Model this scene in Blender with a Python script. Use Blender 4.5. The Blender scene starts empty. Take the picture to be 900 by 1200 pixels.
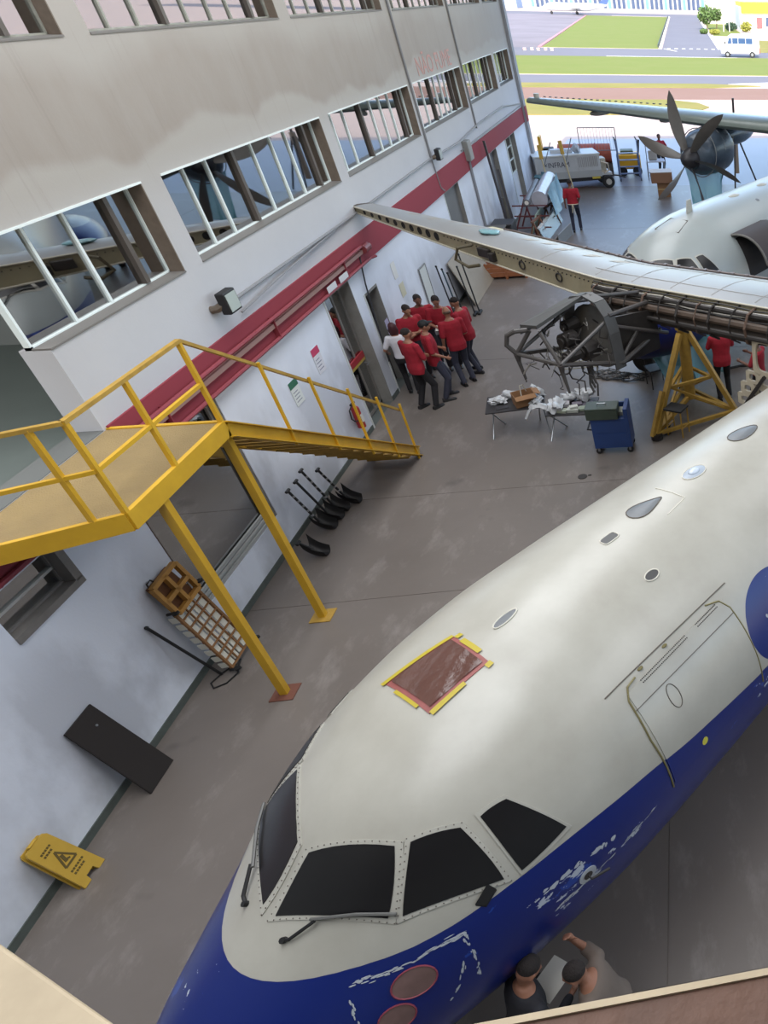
import bpy, bmesh, math, random
from mathutils import Vector, Matrix, Euler
random.seed(7)
D = bpy.data
SC = bpy.context.scene
COL = SC.collection
PI = math.pi

# ------------------------------------------------------------------ camera
CAM = Vector((7.03, 0.0, 7.6))
RX = Vector((0.982796, -0.183247, 0.023082))
DN = Vector((-0.088889, -0.578836, -0.810585))
FW = Vector((0.161898, 0.794587, -0.585166))
cd = D.cameras.new('camera')
cam = D.objects.new('camera', cd)
COL.objects.link(cam)
cd.sensor_fit = 'VERTICAL'
cd.sensor_height = 24.0
cd.sensor_width = 18.0
cd.lens = 845.21 / 1200 * 24.0
cd.shift_x = -(989.35 - 450.0) / 1200.0
cd.clip_start = 0.05
cd.clip_end = 2000
R3 = Matrix((RX, -DN, -FW)).transposed()
cam.matrix_world = Matrix.Translation(CAM) @ R3.to_4x4()
SC.camera = cam

# ------------------------------------------------------------------ world, sun, fill lights, exposure
SC.view_settings.view_transform = 'Standard'
SC.view_settings.look = 'None'
SC.view_settings.gamma = 1.0
SC.view_settings.use_curve_mapping = False
SC.view_settings.exposure = 0.75
SUN_EL = math.radians(41)
w = D.worlds.new('sky')
SC.world = w
w.use_nodes = True
nt = w.node_tree
sky = nt.nodes.new('ShaderNodeTexSky')
sky.sky_type = 'NISHITA'
sky.sun_disc = False
sky.sun_elevation = SUN_EL
sky.sun_rotation = math.radians(180)
sky.air_density = 1.0
sky.dust_density = 1.5
bg = nt.nodes['Background']
nt.links.new(sky.outputs[0], bg.inputs[0])
bg.inputs[1].default_value = 0.42
sd = D.lights.new('sun', 'SUN')
sd.energy = 3.0
sd.angle = 0.009
sd.color = (1.0, 0.90, 0.78)
so = D.objects.new('sun', sd)
COL.objects.link(so)
so.rotation_euler = (math.radians(90) - SUN_EL, 0, 0)   # travels +Y and down
so.location = (10, -40, 60)

def roof_fill_light(x, y, e, sx=5, sy=7, col=(0.95, 0.97, 1.0)):  # unseen overhead area lights added to fill the hall
    l = D.lights.new('roof_fill_light', 'AREA')
    l.shape = 'RECTANGLE'
    l.size = sx
    l.size_y = sy
    l.energy = e
    l.color = col
    o = D.objects.new('roof_fill_light', l)
    COL.objects.link(o)
    o.location = (x, y, 11.6)
ROOF_FILLS = [(4.0, 3, 440), (4.0, 11, 420), (4.5, 19, 320), (5, 28, 230), (14, 3, 280), (14, 14, 170), (15, 27, 120), (24, 8, 240), (24, 24, 160)]
for a in ROOF_FILLS:
    roof_fill_light(*a)

# ------------------------------------------------------------------ helpers
def lin(c):
    c = c / 255.0
    return c / 12.92 if c <= 0.04045 else ((c + 0.055) / 1.055) ** 2.4

def rgb(r, g, b):
    return (lin(r), lin(g), lin(b), 1.0)

MATS = {}

def mat(name, col, rough=0.6, metal=0.0, noise=0.0, scale=4.0, col2=None, bump=0.0, bscale=None, spec=0.5, stretch=None, emit=None, alpha=None, coat=0.0):
    """Principled material; noise mixes col towards col2 with a soft fractal pattern in object space."""
    if name in MATS:
        return MATS[name]
    m = D.materials.new(name)
    m.use_nodes = True
    n = m.node_tree.nodes
    L = m.node_tree.links
    b = n['Principled BSDF']
    b.inputs['Roughness'].default_value = rough
    b.inputs['Metallic'].default_value = metal
    b.inputs['Specular IOR Level'].default_value = spec
    b.inputs['Coat Weight'].default_value = coat
    c = rgb(*col)
    b.inputs['Base Color'].default_value = c
    if noise or bump:
        tc = n.new('ShaderNodeTexCoord')
        mp = n.new('ShaderNodeMapping')
        L.new(tc.outputs['Object'], mp.inputs['Vector'])
        if stretch:
            mp.inputs['Scale'].default_value = stretch
    if noise:
        t = n.new('ShaderNodeTexNoise')
        t.inputs['Scale'].default_value = scale
        t.inputs['Detail'].default_value = 6
        t.inputs['Roughness'].default_value = 0.6
        L.new(mp.outputs[0], t.inputs['Vector'])
        r = n.new('ShaderNodeMapRange')
        r.inputs['From Min'].default_value = 0.3
        r.inputs['From Max'].default_value = 0.72
        r.inputs['To Max'].default_value = noise
        L.new(t.outputs['Fac'], r.inputs['Value'])
        mx = n.new('ShaderNodeMixRGB')
        mx.inputs[1].default_value = c
        mx.inputs[2].default_value = rgb(*(col2 or (col[0] * .55, col[1] * .53, col[2] * .5)))
        L.new(r.outputs[0], mx.inputs[0])
        L.new(mx.outputs[0], b.inputs['Base Color'])
    if bump:
        t2 = n.new('ShaderNodeTexNoise')
        t2.inputs['Scale'].default_value = bscale or scale * 6
        t2.inputs['Detail'].default_value = 4
        L.new(mp.outputs[0], t2.inputs['Vector'])
        bp = n.new('ShaderNodeBump')
        bp.inputs['Strength'].default_value = bump
        bp.inputs['Distance'].default_value = 0.02
        L.new(t2.outputs['Fac'], bp.inputs['Height'])
        L.new(bp.outputs[0], b.inputs['Normal'])
    if alpha is not None:
        b.inputs['Alpha'].default_value = alpha
    if emit:
        b.inputs['Emission Color'].default_value = rgb(*emit[0])
        b.inputs['Emission Strength'].default_value = emit[1]
    MATS[name] = m
    return m

def glass_mat(name, tint, refl=0.0, ior=1.5):
    """Thin window glass: clear, mirror-like by Fresnel."""
    m = D.materials.new(name)
    m.use_nodes = True
    n = m.node_tree.nodes
    L = m.node_tree.links
    n.remove(n['Principled BSDF'])
    out = n['Material Output']
    t = n.new('ShaderNodeBsdfTransparent')
    t.inputs[0].default_value = rgb(*tint)
    g = n.new('ShaderNodeBsdfGlossy')
    g.inputs['Roughness'].default_value = 0.02
    f = n.new('ShaderNodeFresnel')
    f.inputs[0].default_value = ior
    film = n.new('ShaderNodeMapRange')      # a reflective film raises the mirror share at every angle
    film.inputs['To Min'].default_value = refl
    film.inputs['To Max'].default_value = 1.0
    L.new(f.outputs[0], film.inputs['Value'])
    mx = n.new('ShaderNodeMixShader')
    L.new(film.outputs[0], mx.inputs[0])
    L.new(t.outputs[0], mx.inputs[1])
    L.new(g.outputs[0], mx.inputs[2])
    L.new(mx.outputs[0], out.inputs[0])
    MATS[name] = m
    return m

class MB:
    """Mesh builder: collects shapes, build() links them as one object."""
    def __init__(s):
        s.v = []
        s.f = []

    def add(s, vs, fs):
        k = len(s.v)
        s.v += [Vector(p) for p in vs]
        s.f += [tuple(i + k for i in f) for f in fs]
        return s

    def box(s, a, b):
        (x0, y0, z0), (x1, y1, z1) = a, b
        return s.add([(x0, y0, z0), (x1, y0, z0), (x1, y1, z0), (x0, y1, z0), (x0, y0, z1), (x1, y0, z1), (x1, y1, z1), (x0, y1, z1)],
                     [(3, 2, 1, 0), (4, 5, 6, 7), (0, 1, 5, 4), (1, 2, 6, 5), (2, 3, 7, 6), (3, 0, 4, 7)])

    def beam(s, p, q, wd, h, up=(0, 0, 1)):
        """rectangular bar from p to q"""
        p, q = Vector(p), Vector(q)
        d = (q - p).normalized()
        up = Vector(up)
        if abs(d.dot(up)) > 0.98:
            up = Vector((0, 1, 0)) if abs(d.y) < 0.9 else Vector((1, 0, 0))
        x = d.cross(up).normalized() * (wd / 2)
        y = x.cross(d).normalized() * (h / 2)
        vs = [e + a * x + b * y for e in (p, q) for a, b in ((-1, -1), (1, -1), (1, 1), (-1, 1))]
        return s.add(vs, [(0, 1, 2, 3), (7, 6, 5, 4), (0, 4, 5, 1), (1, 5, 6, 2), (2, 6, 7, 3), (3, 7, 4, 0)])

    def tube(s, pts, r, n=8, cap=True, r1=None, closed=False):
        pts = [Vector(p) for p in pts]
        m = len(pts)
        prev = None
        rings = []
        for i, p in enumerate(pts):
            if closed:
                d = (pts[(i + 1) % m] - pts[i - 1]).normalized()
            else:
                d = (pts[min(i + 1, m - 1)] - pts[max(i - 1, 0)]).normalized()
            if prev is None:
                u = d.orthogonal().normalized()
            else:
                u = (prev - d * prev.dot(d))
                u = u.normalized() if u.length > 1e-6 else d.orthogonal().normalized()
            prev = u
            t = d.cross(u)
            rr = r if r1 is None else r + (r1 - r) * i / max(1, m - 1)
            if isinstance(r, (list, tuple)):
                rr = r[i]
            rings.append([p + (u * math.cos(2 * PI * k / n) + t * math.sin(2 * PI * k / n)) * rr for k in range(n)])
        vs = [p for rg in rings for p in rg]
        fs = []
        for i in range(m if closed else m - 1):
            j = (i + 1) % m
            for k in range(n):
                k2 = (k + 1) % n
                fs.append((i * n + k, i * n + k2, j * n + k2, j * n + k))
        if cap and not closed:
            fs.append(tuple(range(n))[::-1])
            fs.append(tuple((m - 1) * n + k for k in range(n)))
        return s.add(vs, fs)

    def rod(s, p, q, r, n=8, r1=None):
        return s.tube([p, q], r, n, True, r1)

    def prism(s, poly, vec):
        n = len(poly)
        vec = Vector(vec)
        vs = [Vector(p) for p in poly] + [Vector(p) + vec for p in poly]
        return s.add(vs, [tuple(range(n))[::-1], tuple(range(n, 2 * n))] + [(i, (i + 1) % n, n + (i + 1) % n, n + i) for i in range(n)])

    def ball(s, c, r, nu=12, nv=8):
        if not isinstance(r, (tuple, list)):
            r = (r, r, r)
        c = Vector(c)
        vs = [c + Vector((0, 0, r[2]))]
        for j in range(1, nv):
            t = PI * j / nv
            for i in range(nu):
                a = 2 * PI * i / nu
                vs.append(c + Vector((r[0] * math.sin(t) * math.cos(a), r[1] * math.sin(t) * math.sin(a), r[2] * math.cos(t))))
        vs.append(c - Vector((0, 0, r[2])))
        fs = [(0, 1 + i, 1 + (i + 1) % nu) for i in range(nu)]
        for j in range(nv - 2):
            for i in range(nu):
                a = 1 + j * nu
                fs.append((a + i, a + nu + i, a + nu + (i + 1) % nu, a + (i + 1) % nu))
        e = len(vs) - 1
        a = 1 + (nv - 2) * nu
        fs += [(e, a + (i + 1) % nu, a + i) for i in range(nu)]
        return s.add(vs, fs)

    def caps(s, p, q, r0, r1, n=10):
        """tapered capsule"""
        p, q = Vector(p), Vector(q)
        d = (q - p)
        L = d.length
        d = d / L if L > 1e-6 else Vector((0, 0, 1))
        pts, rs = [], []
        for a in (80, 50, 20):
            pts.append(p - d * r0 * math.sin(math.radians(a)))
            rs.append(r0 * math.cos(math.radians(a)))
        for a in (-20, -50, -80):
            pts.append(q + d * r1 * math.sin(math.radians(-a)))
            rs.append(r1 * math.cos(math.radians(a)))
        return s.tube(pts, rs, n)

    def grid(s, fn, nu, nv, wrap=False):
        vs = [fn(i / nu, j / nv) for j in range(nv + 1) for i in range(nu + (0 if wrap else 1))]
        w_ = nu if wrap else nu + 1
        fs = []
        for j in range(nv):
            for i in range(nu):
                i2 = (i + 1) % w_
                fs.append((j * w_ + i, j * w_ + i2, (j + 1) * w_ + i2, (j + 1) * w_ + i))
        return s.add(vs, fs)

    def mesh(s, name):
        me = D.meshes.new(name)
        me.from_pydata([tuple(p) for p in s.v], [], s.f)
        me.validate()
        return me

    def build(s, name, m, parent=None, smooth=None, bevel=0, fix=True):
        me = s.mesh(name)
        if fix:
            bm = bmesh.new()
            bm.from_mesh(me)
            bmesh.ops.recalc_face_normals(bm, faces=bm.faces)
            bm.to_mesh(me)
            bm.free()
        if smooth is not None:
            me.polygons.foreach_set('use_smooth', [True] * len(me.polygons))
            me.set_sharp_from_angle(angle=math.radians(smooth))
        if m:
            me.materials.append(m)
        o = D.objects.new(name, me)
        COL.objects.link(o)
        if parent:
            o.parent = parent
        if bevel:
            bv = o.modifiers.new('bevel', 'BEVEL')
            bv.width = bevel
            bv.segments = 2
            bv.limit_method = 'ANGLE'
        return o

def empty(name, loc=(0, 0, 0), rz=0.0):
    o = D.objects.new(name, None)
    COL.objects.link(o)
    o.empty_display_size = 0.1
    o.location = loc
    o.rotation_euler = (0, 0, rz)
    return o

def tag(o, label, cat, group=None):
    o['label'] = label
    o['category'] = cat
    if group:
        o['group'] = group
    return o

def thing(name, label, cat, loc=(0, 0, 0), rz=0.0, group=None):
    return tag(empty(name, loc, rz), label, cat, group)

def struct(o):
    o['kind'] = 'structure'
    return o

def stuff(o):
    o['kind'] = 'stuff'
    return o

def dup(root, loc, rz, label=None, group=None):
    r = root.copy()
    COL.objects.link(r)
    r.location = loc
    r.rotation_euler = (0, 0, rz)
    if label:
        r['label'] = label
    if group:
        r['group'] = group
    for ch in list(root.children):
        c = ch.copy()
        COL.objects.link(c)
        c.parent = r
        for g in ch.children:
            d = g.copy()
            COL.objects.link(d)
            d.parent = c
    return r

def text(name, body, size, m, parent, loc, rot, ext=0.002, width=None):
    cu = D.curves.new(name, 'FONT')
    cu.body = body
    cu.size = size
    cu.extrude = ext
    cu.resolution_u = 3
    o = D.objects.new(name, cu)
    COL.objects.link(o)
    bpy.context.view_layer.update()
    me = D.meshes.new_from_object(o.evaluated_get(bpy.context.evaluated_depsgraph_get()))
    D.objects.remove(o)
    if width:
        xs = [v.co.x for v in me.vertices]
        k = width / (max(xs) - min(xs))
        for v in me.vertices:
            v.co.x *= k
    me.materials.clear()
    me.materials.append(m)
    o = D.objects.new(name, me)
    COL.objects.link(o)
    o.location = loc
    o.rotation_euler = rot
    if parent:
        o.parent = parent
    return o

# plain materials
WHITE_FRAME = mat('white_frame', (212, 220, 218), .45)
DARK_POST = mat('dark_bronze', (78, 70, 64), .5)
BRONZE = mat('bronze_jamb', (112, 98, 86), .55, noise=.4, scale=9)
YELLOW = mat('yellow_paint', (205, 160, 38), .45, noise=.35, scale=3, col2=(150, 112, 26))
YELLOW_DK = mat('worn_yellow_paint', (176, 140, 58), .55, noise=.5, scale=8, col2=(110, 84, 34))
BLACK = mat('black_rubber', (22, 22, 24), .6)
DARKMETAL = mat('dark_metal', (58, 54, 52), .45, metal=.5, noise=.5, scale=6)
STEEL = mat('steel', (150, 152, 155), .35, metal=.8)
GREYPAINT = mat('grey_paint', (120, 122, 124), .5)
CONDUIT = mat('conduit_grey', (122, 122, 124), .5)
WOOD = mat('pale_wood', (176, 132, 88), .7, noise=.6, scale=3, stretch=(1, 8, 8))
CARD = mat('cardboard', (150, 112, 78), .85, noise=.3, scale=5)
REDSHIRT = mat('red_cotton', (158, 26, 44), .85, noise=.35, scale=9, bump=.4, bscale=14)
DKTROUSER = mat('dark_trouser_cloth', (44, 42, 50), .85, noise=.3, scale=9, bump=.4, bscale=14)
SHOE = mat('black_shoe_leather', (22, 20, 22), .5)
# ------------------------------------------------------------------ large structure: ground, floor, walls, roof
def slab(name, x0, x1, y0, y1, z0, z1, m):
    return struct(MB().box((x0, y0, z0), (x1, y1, z1)).build(name, m))

def floor_mat():
    m = mat('hangar_concrete', (113, 105, 99), .42, noise=.55, scale=.55, col2=(92, 84, 78), bump=.06, bscale=8, spec=.6)
    n, L = m.node_tree.nodes, m.node_tree.links
    b = n['Principled BSDF']
    tc = n.new('ShaderNodeTexCoord')
    # pale scuff streaks
    mp = n.new('ShaderNodeMapping')
    mp.inputs['Scale'].default_value = (1.1, .5, 1)
    mp.inputs['Rotation'].default_value = (0, 0, .5)
    L.new(tc.outputs['Object'], mp.inputs[0])
    t = n.new('ShaderNodeTexNoise')
    t.inputs['Scale'].default_value = 1.6
    t.inputs['Detail'].default_value = 9
    t.inputs['Roughness'].default_value = .72
    L.new(mp.outputs[0], t.inputs['Vector'])
    r = n.new('ShaderNodeMapRange')
    r.inputs['From Min'].default_value = .53
    r.inputs['From Max'].default_value = .70
    r.inputs['To Max'].default_value = .5
    L.new(t.outputs['Fac'], r.inputs['Value'])
    mx = n.new('ShaderNodeMixRGB')
    mx.inputs[2].default_value = rgb(150, 143, 138)
    L.new(r.outputs[0], mx.inputs[0])
    old = b.inputs['Base Color'].links[0].from_socket
    L.new(old, mx.inputs[1])
    # dark oil spots
    v = n.new('ShaderNodeTexNoise')
    v.inputs['Scale'].default_value = 1.15
    v.inputs['Detail'].default_value = 3
    L.new(tc.outputs['Object'], v.inputs['Vector'])
    r2 = n.new('ShaderNodeMapRange')
    r2.inputs['From Min'].default_value = .66
    r2.inputs['From Max'].default_value = .74
    r2.inputs['To Max'].default_value = .55
    L.new(v.outputs['Fac'], r2.inputs['Value'])
    m2 = n.new('ShaderNodeMixRGB')
    m2.inputs[2].default_value = rgb(66, 60, 58)
    L.new(r2.outputs[0], m2.inputs[0])
    L.new(mx.outputs[0], m2.inputs[1])
    L.new(m2.outputs[0], b.inputs['Base Color'])
    return m

CONC = mat('apron_concrete', (190, 170, 156), .9, spec=.1, noise=.4, scale=.15, col2=(172, 158, 150))
ASPH = mat('grey_asphalt', (118, 116, 120), .9, spec=.1, noise=.4, scale=.12, col2=(104, 102, 108))
REDDIRT = mat('reddish_shoulder', (140, 112, 98), .9, spec=.1, noise=.5, scale=.15, col2=(128, 98, 82))
GRASS = mat('mown_grass', (114, 124, 64), .95, spec=.05, noise=.8, scale=.25, col2=(122, 126, 72), bump=.5, bscale=6)
GRASSDRY = mat('dry_grass', (128, 126, 68), .95, spec=.05, noise=.8, scale=.3, col2=(146, 132, 82), bump=.5, bscale=6)
# hangar floor in cast bays with recessed joints between them
FL = floor_mat()
struct(MB().box((-.02, -9, -.4), (30.3, 37.4, -.006)).build('floor', FL))
fl = D.objects['floor']
xs = [-.02, 6.1, 12.2, 18.3, 24.4, 30.3]
ys = [-9, -3, 3.1, 9.2, 12.0, 18.0, 24.0, 30.0, 37.4]
jt = .006
for i in range(len(xs) - 1):
    for j in range(len(ys) - 1):
        MB().box((xs[i] + jt, ys[j] + jt, -.006), (xs[i + 1] - jt, ys[j + 1] - jt, 0)).build('floor_bay', FL, fl)
MB().box((2.0, 28.5, -.004), (2.1, 28.6, -.002)) 
slab('ground_room', -9, -.02, 3, 37.4, -.4, -.005, mat('room_floor', (92, 98, 96), .4, noise=.3, scale=1))
# outside ground
slab('ground_apron', -500, 500, -400, 600, -1.0, -.41, CONC)
slab('ground_near_apron', -60, 140, 37.4, 420, -.41, -.02, CONC)
slab('door_apron', -.3, 40, 37.4, 50.6, -.3, -.004, mat('shaded_door_apron', (136, 136, 142), .45, noise=.4, scale=.4, col2=(122, 120, 124)))  # grey-blue as far as the roof's shadow: shade tone put into the colour
slab('taxi_shoulder', -120, 140, 70, 78.5, -.3, -.005, REDDIRT)
slab('taxiway', -120, 140, 82, 90, -.3, -.004, ASPH)
slab('service_road', -120, 140, 115, 130, -.3, -.004, ASPH)
slab('access_road', 3.9, 12.5, 130, 275, -.3, -.003, ASPH)
slab('far_apron', -160, -13.5, 130, 290, -.3, -.003, mat('pale_apron', (136, 128, 130), .9, spec=.1, noise=.3, scale=.1))
slab('front_strip', -160, 140, 275, 300, -.3, -.002, ASPH)
def lawn(name, poly, m):
    return struct(MB().prism([(x, y, -.3) for x, y in poly], (0, 0, .34)).build(name, m))
tongue = [(-40, 60.5), (5.5, 61), (7.6, 62.5), (8.6, 65), (7.8, 67.5), (5.5, 69.5), (-40, 70)]
lawn('lawn_tongue', tongue, GRASSDRY)
lawn('lawn_strip', [(-60, 78), (9, 78.5), (14, 80.2), (9, 82), (-60, 82)], GRASSDRY)
lawn('lawn_middle', [(-120, 91), (140, 91), (140, 114.5), (-120, 114.5)], GRASS)
lawn('lawn_far', [(-13.2, 131), (3.3, 131), (3.3, 270), (-20.4, 270)], GRASS)
lawn('lawn_side', [(-300, -60), (-9.6, -60), (-9.6, 58), (-300, 58)], GRASS)
lawn('lawn_corner', [(14.5, 126), (60, 122), (60, 150), (17, 156)], GRASSDRY)
lawn('lawn_tree', [(13, 170), (19, 168), (19, 240), (13, 240)], GRASS)
# painted kerbs and road edge lines
kerb = MB()
for i in range(24):
    a, b_ = i / 24, (i + .96) / 24
    p = Vector((-13.6 - 7 * a, 131 + 139 * a, .03))
    q = Vector((-13.6 - 7 * b_, 131 + 139 * b_, .03))
    kerb.beam(p, q, .5, .12)
struct(kerb.build('trim_kerb', mat('red_kerb', (176, 120, 118), .7)))
struct(MB().beam((3.6, 131, .03), (3.6, 272, .03), .35, .14).build('trim_roadside', mat('white_kerb', (214, 210, 205), .7)))
struct(MB().beam((3.25, 133, .2), (3.25, 270, .2), .15, .4).build('trim_low_wall', mat('dark_kerb', (70, 80, 66), .8)))
ln = MB()
for a, b_ in (((-3, 115.6), (14, 115.2)), ((4.2, 131), (6, 126)), ((12.3, 131), (12.2, 270)), ((11, 82.2), (30, 88.5)), ((11, 82.2), (34, 83))):
    ln.beam((a[0], a[1], 0), (b_[0], b_[1], 0), .3, .012)
for i in range(7):
    ln.beam((4.6 + i * 1.1, 131.5, 0), (5.1 + i * 1.1, 131.5, 0), 1.2, .012, )
struct(ln.build('trim_road_marking', mat('road_paint', (225, 220, 212), .8)))

# --- left wall of the hangar with its openings
WH = {  # openings: y0, y1, z0, z1
    'mezz': (6.0, 8.8, 3.25, 5.41),
    'w1': (8.8, 11.5, 4.25, 5.41), 'w2': (11.95, 17.3, 4.25, 5.41), 'w3': (17.75, 23.0, 4.25, 5.41),
    'w4': (23.42, 28.5, 4.25, 5.41), 'w5': (28.95, 33.4, 4.3, 5.43), 'w6': (33.85, 36.55, 4.34, 5.43),
    'u1': (6.2, 11.46, 6.97, 8.3), 'u2': (11.94, 17.12, 6.97, 8.3), 'u3': (17.6, 22.75, 6.97, 8.3),
    'u4': (23.5, 28.45, 6.95, 8.3), 'u5': (29.0, 33.4, 6.95, 8.3), 'u6': (33.85, 36.5, 6.95, 8.3),
    'small': (6.45, 7.36, 2.2, 2.66), 'big': (8.56, 10.78, .62, 2.7), 'd1': (14.72, 15.98, 0, 2.72), 'd2': (16.42, 17.2, 0, 2.22),
    'd3': (23.42, 25.08, 0, 2.74), 'd4': (29.6, 30.8, 0, 2.74), 'd5': (32.45, 34.4, 0, 2.74)}

def wall_mat():
    m = mat('painted_wall', (186, 186, 190), .75, noise=.22, scale=1.2, col2=(160, 160, 168), bump=.08, bscale=30)
    n, L = m.node_tree.nodes, m.node_tree.links
    b = n['Principled BSDF']
    old = b.inputs['Base Color'].links[0].from_socket
    tc = n.new('ShaderNodeTexCoord')
    sx = n.new('ShaderNodeSeparateXYZ')
    L.new(tc.outputs['Object'], sx.inputs[0])
    def ramp(src, pts):
        r = n.new('ShaderNodeValToRGB')
        while len(r.color_ramp.elements) > 1:
            r.color_ramp.elements.remove(r.color_ramp.elements[0])
        for i, (p, v) in enumerate(pts):
            e = r.color_ramp.elements[0] if i == 0 else r.color_ramp.elements.new(p)
            e.position = p
            e.color = (v, v, v, 1)
        L.new(src, r.inputs[0])
        return r.outputs[0]
    def math_(op, a, bb=None):
        q = n.new('ShaderNodeMath')
        q.operation = op
        for i, x in enumerate((a, bb)):
            if x is None:
                continue
            if isinstance(x, (int, float)):
                q.inputs[i].default_value = x
            else:
                L.new(x, q.inputs[i])
        return q.outputs[0]
    def noise(sc, stretch, det=6, ro=.6):
        mp = n.new('ShaderNodeMapping')
        mp.inputs['Scale'].default_value = stretch
        L.new(tc.outputs['Object'], mp.inputs[0])
        t = n.new('ShaderNodeTexNoise')
        t.inputs['Scale'].default_value = sc
        t.inputs['Detail'].default_value = det
        t.inputs['Roughness'].default_value = ro
        L.new(mp.outputs[0], t.inputs['Vector'])
        return t.outputs['Fac']
    def mixc(fac, col, prev):
        mx = n.new('ShaderNodeMixRGB')
        L.new(fac, mx.inputs[0])
        L.new(prev, mx.inputs[1])
        mx.inputs[2].default_value = rgb(*col)
        return mx.outputs[0]
    # old cream-grey paint above the lower windows
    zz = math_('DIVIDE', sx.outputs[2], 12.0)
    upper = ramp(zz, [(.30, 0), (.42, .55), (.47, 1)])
    foot = ramp(zz, [(.2, 1), (.24, 0)])  # white below the red band, with its bluish light painted in too
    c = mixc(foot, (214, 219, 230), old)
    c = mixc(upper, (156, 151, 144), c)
    # a brownish damp band with a ragged lower edge
    jag = math_('ADD', sx.outputs[2], math_('MULTIPLY', math_('SUBTRACT', noise(.55, (1, 1, .2), 3, .45), .5), 1.1))
    band = math_('MULTIPLY', ramp(math_('DIVIDE', jag, 12.0), [(.478, 0), (.486, 1), (.545, .8), (.575, 0)]),
                 ramp(noise(2.2, (1, 1, .35), 7, .65), [(.25, .55), (.7, 1)]))
    yfade = ramp(math_('DIVIDE', sx.outputs[1], 40.0), [(.15, .8), (.5, .8), (.95, .3)])
    c = mixc(math_('MULTIPLY', math_('MULTIPLY', band, .75), yfade), (126, 113, 102), c)
    # vertical run marks
    runs = ramp(noise(3.0, (1, 2.2, .08), 5, .7), [(.58, 0), (.74, .35)])
    c = mixc(math_('MULTIPLY', runs, upper), (122, 113, 106), c)
    # grubby patches at the foot of the wall
    low = math_('MULTIPLY', ramp(zz, [(0.0, 1), (.13, .8), (.22, 0)]), ramp(noise(.75, (1, 1, .7), 5, .55), [(.42, 0), (.56, .75)]))
    c = mixc(low, (170, 173, 182), c)
    L.new(c, b.inputs['Base Color'])
    return m
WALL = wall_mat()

def wall_with_holes(name, x0, x1, yr, zr, holes, m):
    ysx = sorted(set([yr[0], yr[1]] + [h for q in holes for h in q[:2]]))
    zs = sorted(set([zr[0], zr[1]] + [h for q in holes for h in q[2:]]))
    ins = lambda y, z: any(q[0] < y < q[1] and q[2] < z < q[3] for q in holes)
    mb = MB()
    for i in range(len(ysx) - 1):
        for j in range(len(zs) - 1):
            if ins((ysx[i] + ysx[i + 1]) / 2, (zs[j] + zs[j + 1]) / 2):
                continue
            a, b_, c, d = ysx[i], ysx[i + 1], zs[j], zs[j + 1]
            mb.add([(x1, a, c), (x1, b_, c), (x1, b_, d), (x1, a, d)], [(0, 1, 2, 3)])
            mb.add([(x0, a, c), (x0, b_, c), (x0, b_, d), (x0, a, d)], [(3, 2, 1, 0)])
    ny, nz = len(ysx) - 1, len(zs) - 1
    solid = lambda i, j: 0 <= i < ny and 0 <= j < nz and not ins((ysx[i] + ysx[i + 1]) / 2, (zs[j] + zs[j + 1]) / 2)
    for i in range(ny):
        for j in range(nz):
            if not solid(i, j):
                continue
            a, b_, c, d = ysx[i], ysx[i + 1], zs[j], zs[j + 1]
            for di, dj, p, q in ((-1, 0, (a, c), (a, d)), (1, 0, (b_, c), (b_, d)), (0, -1, (a, c), (b_, c)), (0, 1, (a, d), (b_, d))):
                if not solid(i + di, j + dj):
                    mb.add([(x1, *p), (x1, *q), (x0, *q), (x0, *p)], [(0, 1, 2, 3)])
    return struct(mb.build(name, m, fix=False))
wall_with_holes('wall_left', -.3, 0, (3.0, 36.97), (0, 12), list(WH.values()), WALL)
# end column of the wall
colm = struct(MB().box((-.45, 36.97, 0), (.12, 37.4, 12)).build('trim_end_column', mat('column_grey', (150, 152, 158), .7, noise=.3, scale=2)))
MB().box((.121, 36.96, 2.72), (.13, 37.41, 3.3)).build('red_band', mat('red_band_paint', (138, 58, 68), .75, spec=.2), colm)
# rest of the hangar shell
SHELL = mat('shell_sheet', (150, 150, 148), .7, noise=.2, scale=1)
wall_with_holes('wall_right', 30, 30.3, (-9, 37.4), (0, 12), [(-7, 36, .4, 11.4)], SHELL)  # unseen wall, its wide opening added to let side light in
slab('wall_back', -.3, 30.3, -9.3, -9, 0, 12, SHELL)
slab('wall_left_near', -.3, 0, -9, 3.0, 0, 12, SHELL)
slab('ceiling', -.6, 30.5, -9.4, 37.6, 12, 12.25, SHELL)
# annex behind the wall: mezzanine floor, back wall, roof, cross walls
INSIDE = mat('room_paint', (128, 132, 130), .8)
slab('floor_mezzanine', -7, -.3, 3, 36.9, 3.05, 3.25, mat('mezzanine_floor', (88, 96, 92), .45, noise=.5, scale=.8, col2=(70, 76, 74)))
struct(MB().box((-.3, 6.0, 3.252), (0.0, 8.8, 3.258)).build('trim_threshold', mat('threshold_grey', (96, 98, 96), .6)))
slab('wall_room_back', -7.3, -7, 3, 36.9, 0, 6.6, INSIDE)
slab('ceiling_rooms', -9, -.3, 3, 36.9, 6.6, 6.8, mat('annex_roof', (170, 166, 158), .8, noise=.4, scale=.5))
for i, y in enumerate((3.0, 11.7, 17.5, 23.2, 28.7, 36.7)):
    slab('wall_room_cross', -7, -.3, y, y + .12, 0, 6.6, INSIDE)
BASEB = mat('skirting_paint', (84, 92, 88), .6, noise=.6, scale=5, col2=(58, 60, 58))
for i, (a, b_) in enumerate(((3.0, 14.7), (16.0, 16.42), (17.2, 23.42), (25.08, 29.6), (30.8, 32.45))):
    struct(MB().box((0, a, 0), (.012, b_, .1)).build('baseboard_left', BASEB))

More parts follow.
